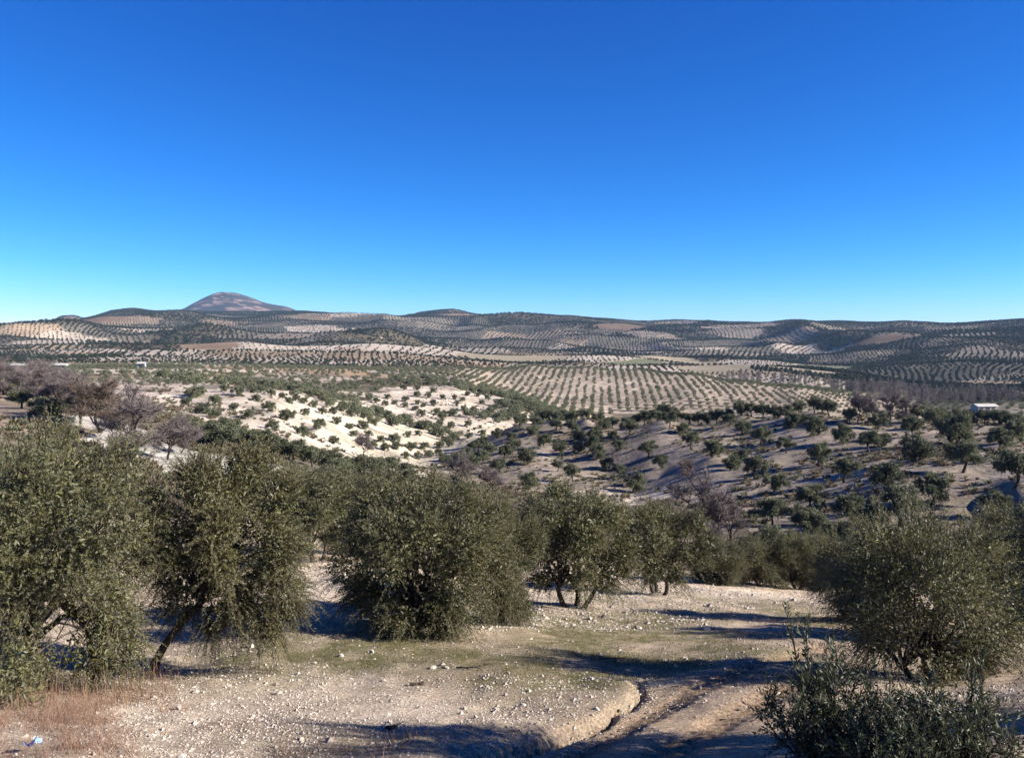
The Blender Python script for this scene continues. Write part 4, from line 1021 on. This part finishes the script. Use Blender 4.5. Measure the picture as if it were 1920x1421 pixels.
# low dry weeds and tufts on the slopes across the valley
def tuft(name, seed, mat):
    rng = np.random.default_rng(seed); n = 26
    a = rng.uniform(0, 2 * pi, n); p = np.stack([np.cos(a) * 0.16, np.sin(a) * 0.16, np.zeros(n)], 1) * rng.uniform(0, 1, n)[:, None]
    v, f = leaf_quads(p, unit(np.stack([np.cos(a) * 0.7, np.sin(a) * 0.7, np.ones(n)], 1) + rng.normal(size=(n, 3)) * 0.3), rng.uniform(0.2, 0.5, n), np.full(n, 0.10), rng)
    return bpy.data.objects.new(name, mesh_np(name, v, f, mat, {'lv': np.repeat(np.clip(rng.normal(0.4, 0.25, n), 0, 1), 4)}))
TF = [tuft('dry_tuft', 111, M_TUFT), tuft('green_tuft', 112, M_LEAF_MID), tuft('weed_tuft', 113, M_TUFT)]
n = 36000
th = rng.uniform(-0.58, 0.58, n); r = np.exp(rng.uniform(math.log(50), math.log(420), n))
tx, ty = r * np.sin(th), r * np.cos(th)
keep = vnoise(tx, ty, 14, 71) + 0.6 * vnoise(tx, ty, 4, 72) > rng.uniform(-0.5, 0.9, n)
kk = np.array(KN)[SK[owner(tx, ty)]]
keep &= (kk != 'road') & ((kk != 'white') | (rng.random(n) < 0.12))
tx, ty = tx[keep], ty[keep]; tz = height(tx, ty); ok = seen(tx, ty, tz, 0.5, 0.01); tx, ty, tz = tx[ok], ty[ok], tz[ok]
scatter('dry_weeds', np.column_stack([tx, ty, tz]), rng.uniform(0.6, 1.7, len(tx)), rng.uniform(0, 6.28, len(tx)), rng.integers(0, 3, len(tx)), TF)

# ------------------------------------------------------------------ thin air haze over the whole landscape
hz = bpy.data.materials.new('haze'); hz.use_nodes = True
hn = hz.node_tree; hn.nodes.clear()
ho = hn.nodes.new('ShaderNodeOutputMaterial'); hv = hn.nodes.new('ShaderNodeVolumePrincipled')
hv.inputs['Color'].default_value = (0.42, 0.66, 1.0, 1); hv.inputs['Density'].default_value = 0.000031; hv.inputs['Anisotropy'].default_value = 0.0
hn.links.new(hv.outputs[0], ho.inputs['Volume'])
_zl = float(height((_HR * np.sin(_HT)).ravel(), (_HR * np.cos(_HT)).ravel()).min()) - 25
_b = 12500.0
hvtx = np.array([(-_b, -60, _zl), (-_b, _b, _zl), (_b, _b, _zl), (_b, -60, _zl), (-_b, -60, 345), (-_b, _b, 345), (_b, _b, 345), (_b, -60, 345)], float)
tag(link('haze', mesh_np('haze', hvtx, np.array([(0, 1, 2, 3), (7, 6, 5, 4), (0, 4, 5, 1), (1, 5, 6, 2), (2, 6, 7, 3), (3, 7, 4, 0)]), hz)), kind='stuff')
# ------------------------------------------------------------------ ground cover of the near slope
rng = np.random.default_rng(5)
def scatter_px(boxes):
    """ground points: boxes of (px0, px1, py0, py1, n) on the near slope, spread evenly over the ground they cover"""
    X, Y = [], []
    for x0, x1, y0, y1, n in boxes:
        c = [ground_at(px, py, 3, 60) for px, py in ((x0, y0), (x1, y0), (x1, y1), (x0, y1))]
        u, v = rng.random(n), rng.random(n)
        c = np.array(c)
        p = (c[0] * ((1 - u) * (1 - v))[:, None] + c[1] * (u * (1 - v))[:, None] + c[2] * (u * v)[:, None] + c[3] * ((1 - u) * v)[:, None])
        X.append(p[:, 0]); Y.append(p[:, 1])
    return np.concatenate(X), np.concatenate(Y)

_t = (1 + 5 ** .5) / 2
ICO_V = unit(np.array([(-1, _t, 0), (1, _t, 0), (-1, -_t, 0), (1, -_t, 0), (0, -1, _t), (0, 1, _t), (0, -1, -_t), (0, 1, -_t), (_t, 0, -1), (_t, 0, 1), (-_t, 0, -1), (-_t, 0, 1)], float))
ICO_F = np.array([(0, 11, 5), (0, 5, 1), (0, 1, 7), (0, 7, 10), (0, 10, 11), (1, 5, 9), (5, 11, 4), (11, 10, 2), (10, 7, 6), (7, 1, 8), (3, 9, 4), (3, 4, 2), (3, 2, 6), (3, 6, 8), (3, 8, 9), (4, 9, 5), (2, 4, 11), (6, 2, 10), (8, 6, 7), (9, 8, 1)])
OCT_V = np.array([(1, 0, 0), (-1, 0, 0), (0, 1, 0), (0, -1, 0), (0, 0, 1), (0, 0, -1)], float)
OCT_F = np.array([(0, 2, 4), (2, 1, 4), (1, 3, 4), (3, 0, 4), (2, 0, 5), (1, 2, 5), (3, 1, 5), (0, 3, 5)])
def stones(x, y, s, base_v, base_f):
    n, k = len(x), len(base_v)
    z = height(x, y)
    v = base_v[None] * (1 + rng.normal(0, 0.20, (n, k, 1))) * np.stack([rng.uniform(0.7, 1.3, n), rng.uniform(0.7, 1.3, n), rng.uniform(0.45, 0.85, n)], 1)[:, None]
    a = rng.uniform(0, 2 * pi, n); ca, sa = np.cos(a)[:, None], np.sin(a)[:, None]
    v = np.stack([v[..., 0] * ca - v[..., 1] * sa, v[..., 0] * sa + v[..., 1] * ca, v[..., 2]], -1) * s[:, None, None]
    v += np.stack([x, y, z + s * 0.22], 1)[:, None]
    f = base_f[None] + (np.arange(n) * k)[:, None, None]
    return v.reshape(-1, 3), f.reshape(-1, 3)
gx, gy = scatter_px([(-100, 1960, 1180, 1421, 5000), (150, 620, 1240, 1421, 4200), (500, 1100, 1270, 1421, 2600), (900, 1240, 1262, 1400, 1300), (520, 660, 1055, 1135, 1500), (830, 1010, 1130, 1185, 1100), (980, 1420, 1085, 1180, 3600), (1000, 1300, 1140, 1180, 1000),
                     (1240, 1560, 1180, 1260, 600), (1400, 1650, 1120, 1180, 800), (250, 520, 1130, 1260, 700), (1180, 1480, 1230, 1340, 700), (1650, 1920, 1280, 1400, 900)])
gx2, gy2 = scatter_px([(520, 660, 1055, 1135, 900), (830, 1010, 1135, 1185, 700), (980, 1420, 1088, 1150, 2600), (1000, 1330, 1140, 1175, 900), (1250, 1560, 1110, 1140, 700)])
gx, gy = np.concatenate([gx, gx2]), np.concatenate([gy, gy2])
gs = np.exp(rng.normal(math.log(0.0085), 0.48, len(gx))).clip(0.005, 0.06) * (1 + 0.02 * np.hypot(gx, gy)); gs[-len(gx2):] *= 1.7
v, f = stones(gx, gy, gs, OCT_V, OCT_F)
tag(link('gravel', mesh_np('gravel', v, f, M_STONE)), kind='stuff')
BIG = [(470, 1213, 0.07, 'white stone lying on the gravel right of the leaning olive'), (522, 1300, 0.06, 'pale stone on bare gravel in the left foreground'), (335, 1330, 0.06, 'white stone by the edge of the brown dry grass'),
       (300, 1255, 0.08, 'flat pale stone right of the foot of the leaning olive trunk'), (812, 1253, 0.07, 'whitish stone on the green strip below the broad central olive'), (838, 1252, 0.055, 'small whitish stone right beside another on the green strip'),
       (697, 1222, 0.06, 'pale stone at the left end of the green strip'), (1198, 1178, 0.09, 'white stone in the grass right of the three-stemmed olive'), (1325, 1180, 0.08, 'white stone in the grass far right of the three-stemmed olive'),
       (850, 1402, 0.04, 'pale stone on the shaded gravel left of the gully'), (1118, 1330, 0.05, 'pale stone at the edge of the gully'), (640, 1230, 0.05, 'pale stone on pinkish gravel below the shadow of the broad olive')]
for px, py, s, lab in BIG:
    x, y = ground_at(px, py, 3, 60)
    v, f = stones(np.array([0.0]), np.array([0.0]), np.array([s]), ICO_V, ICO_F)
    v[:, 2] -= Z(0, 0)
    o = link('stone', mesh_np('stone', v, f, M_STONE), loc=(x, y, Z(x, y)))
    tag(o, lab, 'stone', 'loose pale stones')

def grass(name, boxes, h, w, mat, lean=0.5, clump=0.0):
    x, y = scatter_px(boxes)
    x = x + rng.normal(0, 0.22, len(x)); y = y + rng.normal(0, 0.30, len(y))
    if clump:
        keep = vnoise(x, y, 0.55, 61) + 0.5 * vnoise(x, y, 0.2, 62) > rng.uniform(-0.5, clump, len(x)); x, y = x[keep], y[keep]
    n = len(x); z = height(x, y) - 0.01
    hh = h * np.exp(rng.normal(0, 0.35, n)); a = rng.uniform(0, 2 * pi, n)
    d = np.stack([np.cos(a), np.sin(a), np.zeros(n)], 1); sd = np.stack([-np.sin(a + 0.6), np.cos(a + 0.6), np.zeros(n)], 1) * (w * rng.uniform(0.7, 1.3, n))[:, None]
    le = (lean * rng.uniform(0.2, 1.3, n))[:, None]
    p0 = np.stack([x, y, z], 1); up = np.array([0, 0, 1.0])
    p1 = p0 + (up * 0.55 + d * le * 0.25) * hh[:, None]; p2 = p0 + (up * 0.95 + d * le) * hh[:, None]
    v = np.stack([p0 - sd, p0 + sd, p1 - sd * 0.7, p1 + sd * 0.7, p2 - sd * 0.15, p2 + sd * 0.15], 1).reshape(-1, 3)
    b = (np.arange(n) * 6)[:, None]
    f = np.concatenate([b + np.array([[0, 1, 3, 2]]), b + np.array([[2, 3, 5, 4]])])
    lv = np.clip(rng.normal(0.5, 0.25, n), 0, 1)
    tag(link(name, mesh_np(name, v, f, mat, {'lv': np.repeat(lv, 6)})), kind='stuff')
grass('dry_grass', [(-60, 235, 1335, 1425, 8000), (-60, 300, 1300, 1345, 3000), (200, 330, 1270, 1330, 900), (230, 420, 1300, 1400, 900), (300, 560, 1280, 1340, 300), (520, 760, 1375, 1421, 900), (1380, 1560, 1165, 1215, 900), (1440, 1700, 1095, 1130, 900), (1600, 1800, 1150, 1200, 400)], 0.115, 0.0022, M_DRY, 1.5, 0.7)
grass('weed_stalks', [(190, 330, 1255, 1320, 260), (120, 260, 1290, 1330, 160), (0, 120, 1290, 1330, 160), (1430, 1560, 1085, 1110, 160), (1700, 1900, 1230, 1290, 120)], 0.30, 0.0030, M_DRY, 0.55)
grass('straw', [(300, 1500, 1190, 1421, 4500), (900, 1300, 1235, 1340, 1800), (1000, 1480, 1100, 1200, 1200)], 0.035, 0.0022, M_DRY, 2.2, 0.5)
grass('short_grass', [(600, 1000, 1200, 1270, 9000), (940, 1300, 1225, 1300, 3500), (980, 1250, 1150, 1185, 6000), (1060, 1440, 1195, 1240, 7000), (1290, 1500, 1135, 1170, 1500), (1230, 1450, 1125, 1150, 900), (520, 700, 1390, 1421, 350), (960, 1180, 1230, 1270, 900)], 0.05, 0.0036, M_GREEN, 0.9, 0.7)

# fallen twigs
for px, py, L, a, lab in [(1150, 1236, 0.5, 0.3, 'dark fallen twig on the dry grass near the head of the gully'), (880, 1254, 0.45, -0.4, 'thin fallen twig on the green strip below the broad olive'),
                          (780, 1284, 0.22, 0.1, 'short dark piece of wood on the gravel left of the gully'), (735, 1366, 0.16, 0.5, 'dark clod of wood on the gravel at the bottom')]:
    x, y = ground_at(px, py, 3, 60)
    B = Bag(); t = np.linspace(-0.5, 0.5, 6)[:, None] * L
    p = np.concatenate([t * cos(a), t * sin(a), np.full_like(t, 0.02)], 1) + rng.normal(0, 0.012, (6, 3)); p[:, 2] = 0.012 + np.abs(p[:, 2] - 0.02)
    B.tube(p, np.linspace(0.016, 0.006, 6) if L > 0.3 else np.full(6, 0.028), 6)
    B.tube([p[3], p[3] + np.array([0.06, 0.07, 0.03]), p[3] + np.array([0.10, 0.15, 0.04])], [0.008, 0.006, 0.003], 5)
    v, f = B.arrays(); v[:, 2] += height(v[:, 0] + x, v[:, 1] + y) - Z(x, y)
    tag(link('fallen_twig', mesh_np('fallen_twig', v, f, M_BARK), loc=(x, y, Z(x, y))), lab, 'twig', 'fallen twigs')

# scrap of blue plastic in the dry grass
M_BLUE = plain_material('blue_plastic', (0.10, 0.24, 0.62), (0.35, 0.50, 0.80), 9, 0.4)
x, y = ground_at(62, 1406, 3, 60)
u, w_ = np.meshgrid(np.linspace(-1, 1, 7), np.linspace(-1, 1, 7)); u, w_ = u.ravel(), w_.ravel()
v = np.stack([u * 0.07 + rng.normal(0, .008, 49), w_ * 0.05 + rng.normal(0, .008, 49), 0.05 + 0.035 * np.sin(u * 3 + w_) + rng.normal(0, 0.012, 49)], 1)
i, j = np.meshgrid(np.arange(6), np.arange(6), indexing='ij'); f = np.stack([i * 7 + j, i * 7 + j + 1, (i + 1) * 7 + j + 1, (i + 1) * 7 + j], -1).reshape(-1, 4)
tag(link('plastic_scrap', mesh_np('plastic_scrap', v, f, M_BLUE, smooth=True), loc=(x, y, Z(x, y) + 0.03)), 'crumpled scrap of blue plastic in the brown dry grass, bottom left', 'litter')

# ------------------------------------------------------------------ saplings in the lower right corner
def sapling_data(name, seed, H, R, nstem, nbr, nleaf, tall=()):
    rng = np.random.default_rng(seed)
    B = Bag(); P0, D0, T0 = [], [], []
    for s in range(nstem + len(tall)):
        if s < nstem:
            az = s * 2.4 + rng.uniform(-.5, .5); rr = R * math.sqrt((s + 0.5) / nstem) * rng.uniform(0.8, 1.1); hh = H * (1 - 0.45 * (rr / R) ** 2) * rng.uniform(0.75, 1.05)
            tip = np.array([cos(az) * rr, sin(az) * rr, hh])
        else: tip = np.array(tall[s - nstem])
        ft = np.array([tip[0] * 0.22, tip[1] * 0.22, -0.08]); mid = np.array([tip[0] * 0.75, tip[1] * 0.75, tip[2] * 0.45])
        q = bez(ft, mid, tip, 9); q[1:-1] += np.cumsum(rng.normal(0, 0.013, (7, 3)), axis=0); B.tube(q, np.linspace(0.014, 0.003, 9), 5)
        sprig = s >= nstem
        nb = 5 if sprig else nbr
        for k in range(nb):
            t = rng.uniform(0.55 if sprig else 0.15, 0.98); i = min(7, int(t * 8)); p = q[i] + (q[i + 1] - q[i]) * (t * 8 - i); tn = unit(q[i + 1] - q[i])
            d = unit(tn * 0.6 + rng.normal(size=3) * (0.25 if sprig else 0.75) + np.array([0, 0, 0.25])); L = rng.uniform(0.10, 0.2) if sprig else rng.uniform(0.15, 0.34)
            B.tube([p, p + d * L * 0.5, p + d * L + np.array([0, 0, 0.02])], [0.004, 0.003, 0.0012], 3)
            for m in range(nleaf):
                P0.append(p + d * L * (m + 0.5) / nleaf); D0.append(d)
        for m in range(10): a_ = rng.uniform(0.5, 1) ; i = min(7, int(a_ * 8)); P0.append(q[i] + (q[i + 1] - q[i]) * (a_ * 8 - i)); D0.append(unit(q[i + 1] - q[i]))
    P0, D0 = np.array(P0), np.array(D0); n = len(P0)
    ld = unit(D0 * 0.75 + unit(np.cross(D0, rng.normal(size=(n, 3)))) * 0.7)
    v, f = leaf_quads(P0, ld, 0.056 * rng.uniform(0.7, 1.25, n), 0.0145 * rng.uniform(0.8, 1.2, n), rng)
    tv, tf = B.arrays()
    return (mesh_np(name + '_stem', tv, tf, M_BARK, smooth=True), mesh_np(name + '_foliage', v, f, M_SAPLING, {'lv': np.repeat(np.clip(rng.normal(0.45, 0.25, n), 0, 1), 4)}))
def sapling(data, x, y, rz, sc, lab):
    root = bpy.data.objects.new('sapling', None); COL.objects.link(root); root.location = (x, y, Z(x, y)); root.rotation_euler = (0, 0, rz); root.scale = (sc, sc, sc)
    tag(root, lab, 'sapling', 'olive saplings in the corner')
    link('stem', data[0], root); link('foliage', data[1], root)
SA_ = sapling_data('sapling_a', 201, 1.00, 0.58, 34, 15, 15, tall=[(-0.40, 0.1, 1.45), (-0.16, 0.2, 1.28), (0.03, 0.1, 1.24), (-0.22, 0.0, 1.36), (-0.02, -0.1, 1.14)])
SB_ = sapling_data('sapling_b', 202, 0.70, 0.55, 26, 13, 14, tall=[(0.25, 0.1, 0.95), (0.1, 0.0, 0.92), (-0.1, 0.1, 0.85)])
sapling(SA_, *at(1575, 7.5), 0.0, 1.0, 'dark leafy olive sapling in the lower right corner with thin upright sprigs')
sapling(SB_, *at(1815, 7.3), 0.0, 1.0, 'low dark sapling at the bottom right corner, right of the one with sprigs')
sapling(SB_, *at(1700, 6.9), 1.9, 0.80, 'small dark sapling between the two others, cut by the bottom edge')

# ------------------------------------------------------------------ far buildings and the post in the valley
M_WALL = plain_material('white_wall', (0.34, 0.32, 0.29), (0.42, 0.40, 0.37), 0.6, 0.9)
M_ROOF = plain_material('pale_roof', (0.36, 0.34, 0.31), (0.46, 0.44, 0.41), 0.5, 0.7)
M_TILE = plain_material('tile_roof', (0.30, 0.17, 0.11), (0.42, 0.26, 0.18), 1.5, 0.9)
M_BLUEW = plain_material('blue_wall', (0.24, 0.29, 0.37), (0.32, 0.37, 0.45), 0.6, 0.8)
M_DARK = plain_material('dark_opening', (0.03, 0.03, 0.035), (0.06, 0.06, 0.06), 2, 0.6)
BOXF = np.array([(0, 1, 2, 3), (7, 6, 5, 4), (0, 4, 5, 1), (1, 5, 6, 2), (2, 6, 7, 3), (3, 7, 4, 0)])
def box(x0, x1, y0, y1, z0, z1): return np.array([(x0, y0, z0), (x0, y1, z0), (x1, y1, z0), (x1, y0, z0), (x0, y0, z1), (x0, y1, z1), (x1, y1, z1), (x1, y0, z1)], float)
def shed(name, px, py, d0, d1, W, D, Hh, rise, rz, wall, roof, lab, cat):
    x, y = ground_at(px, py, d0, d1)
    root = bpy.data.objects.new(name, None); COL.objects.link(root); root.location = (x, y, Z(x, y)); root.rotation_euler = (0, 0, rz); tag(root, lab, cat)
    w, d = W / 2, D / 2
    v = np.array([(-w, -d, -1), (w, -d, -1), (w, d, -1), (-w, d, -1), (-w, -d, Hh), (w, -d, Hh), (w, d, Hh), (-w, d, Hh), (-w, 0, Hh + rise), (w, 0, Hh + rise)], float)
    link('wall', mesh_np('wall', v, [np.array([(0, 1, 5, 4), (2, 3, 7, 6)]), np.array([(1, 2, 6, 9, 5), (3, 0, 4, 8, 7)])], wall), root)
    for s in (-1, 1):
        e = 0.5; t = 0.18
        a = [(-w - e, s * (d + e), Hh - rise * e / d + 0.05), (w + e, s * (d + e), Hh - rise * e / d + 0.05), (w + e, 0, Hh + rise + 0.05), (-w - e, 0, Hh + rise + 0.05)]
        v = np.array(a + [(p[0], p[1], p[2] + t) for p in a])
        f = np.array([(3, 2, 1, 0), (4, 5, 6, 7), (0, 1, 5, 4), (1, 2, 6, 5), (2, 3, 7, 6), (3, 0, 4, 7)])
        link('roof', mesh_np('roof', v, f, roof), root)
    link('door', mesh_np('door', box(-1.2, 1.2, -d - 0.06, -d - 0.01, 0, min(2.6, Hh * 0.8)), BOXF, M_DARK), root)
    for q in (-0.6, 0.6):
        link('window', mesh_np('window', box(q * w - 0.7, q * w + 0.7, -d - 0.06, -d - 0.01, Hh * 0.45, Hh * 0.75), BOXF, M_DARK), root)
shed('farm_shed', 1845, 768, 440, 700, 11, 6, 2.0, 1.0, 0.12, M_WALL, M_ROOF, 'long white farm shed with a pale roof in the valley beyond the right ridge', 'shed')
shed('farmhouse', 266, 690, 380, 1000, 4.5, 4, 3.0, 0.8, 0.2, M_BLUEW, M_ROOF, 'small bluish white farmhouse among the groves above the left bare trees', 'house')
shed('farmhouse', 40, 693, 380, 1000, 10, 5, 2.4, 0.8, -0.1, M_WALL, M_ROOF, 'low white farmhouse at the left edge behind the bare trees', 'house')
shed('farmhouse', 112, 693, 380, 1000, 8, 5, 2.6, 0.8, 0.15, M_WALL, M_ROOF, 'white farmhouse right of the other one behind the left bare trees', 'house')
x, y = ground_at(1160, 944, 60, 200)
B = Bag(); B.tube([(0, 0, -0.2), (0, 0, 0.8), (0, 0, 1.5)], [0.065, 0.065, 0.06], 8); B.tube([(0, 0, 1.5), (0, 0, 1.54), (0, 0, 1.57)], [0.085, 0.085, 0.02], 8)
v, f = B.arrays()
tag(link('post', mesh_np('post', v, f, M_WALL), loc=(x, y, Z(x, y))), 'white post in the valley behind the three-stemmed olive', 'post')
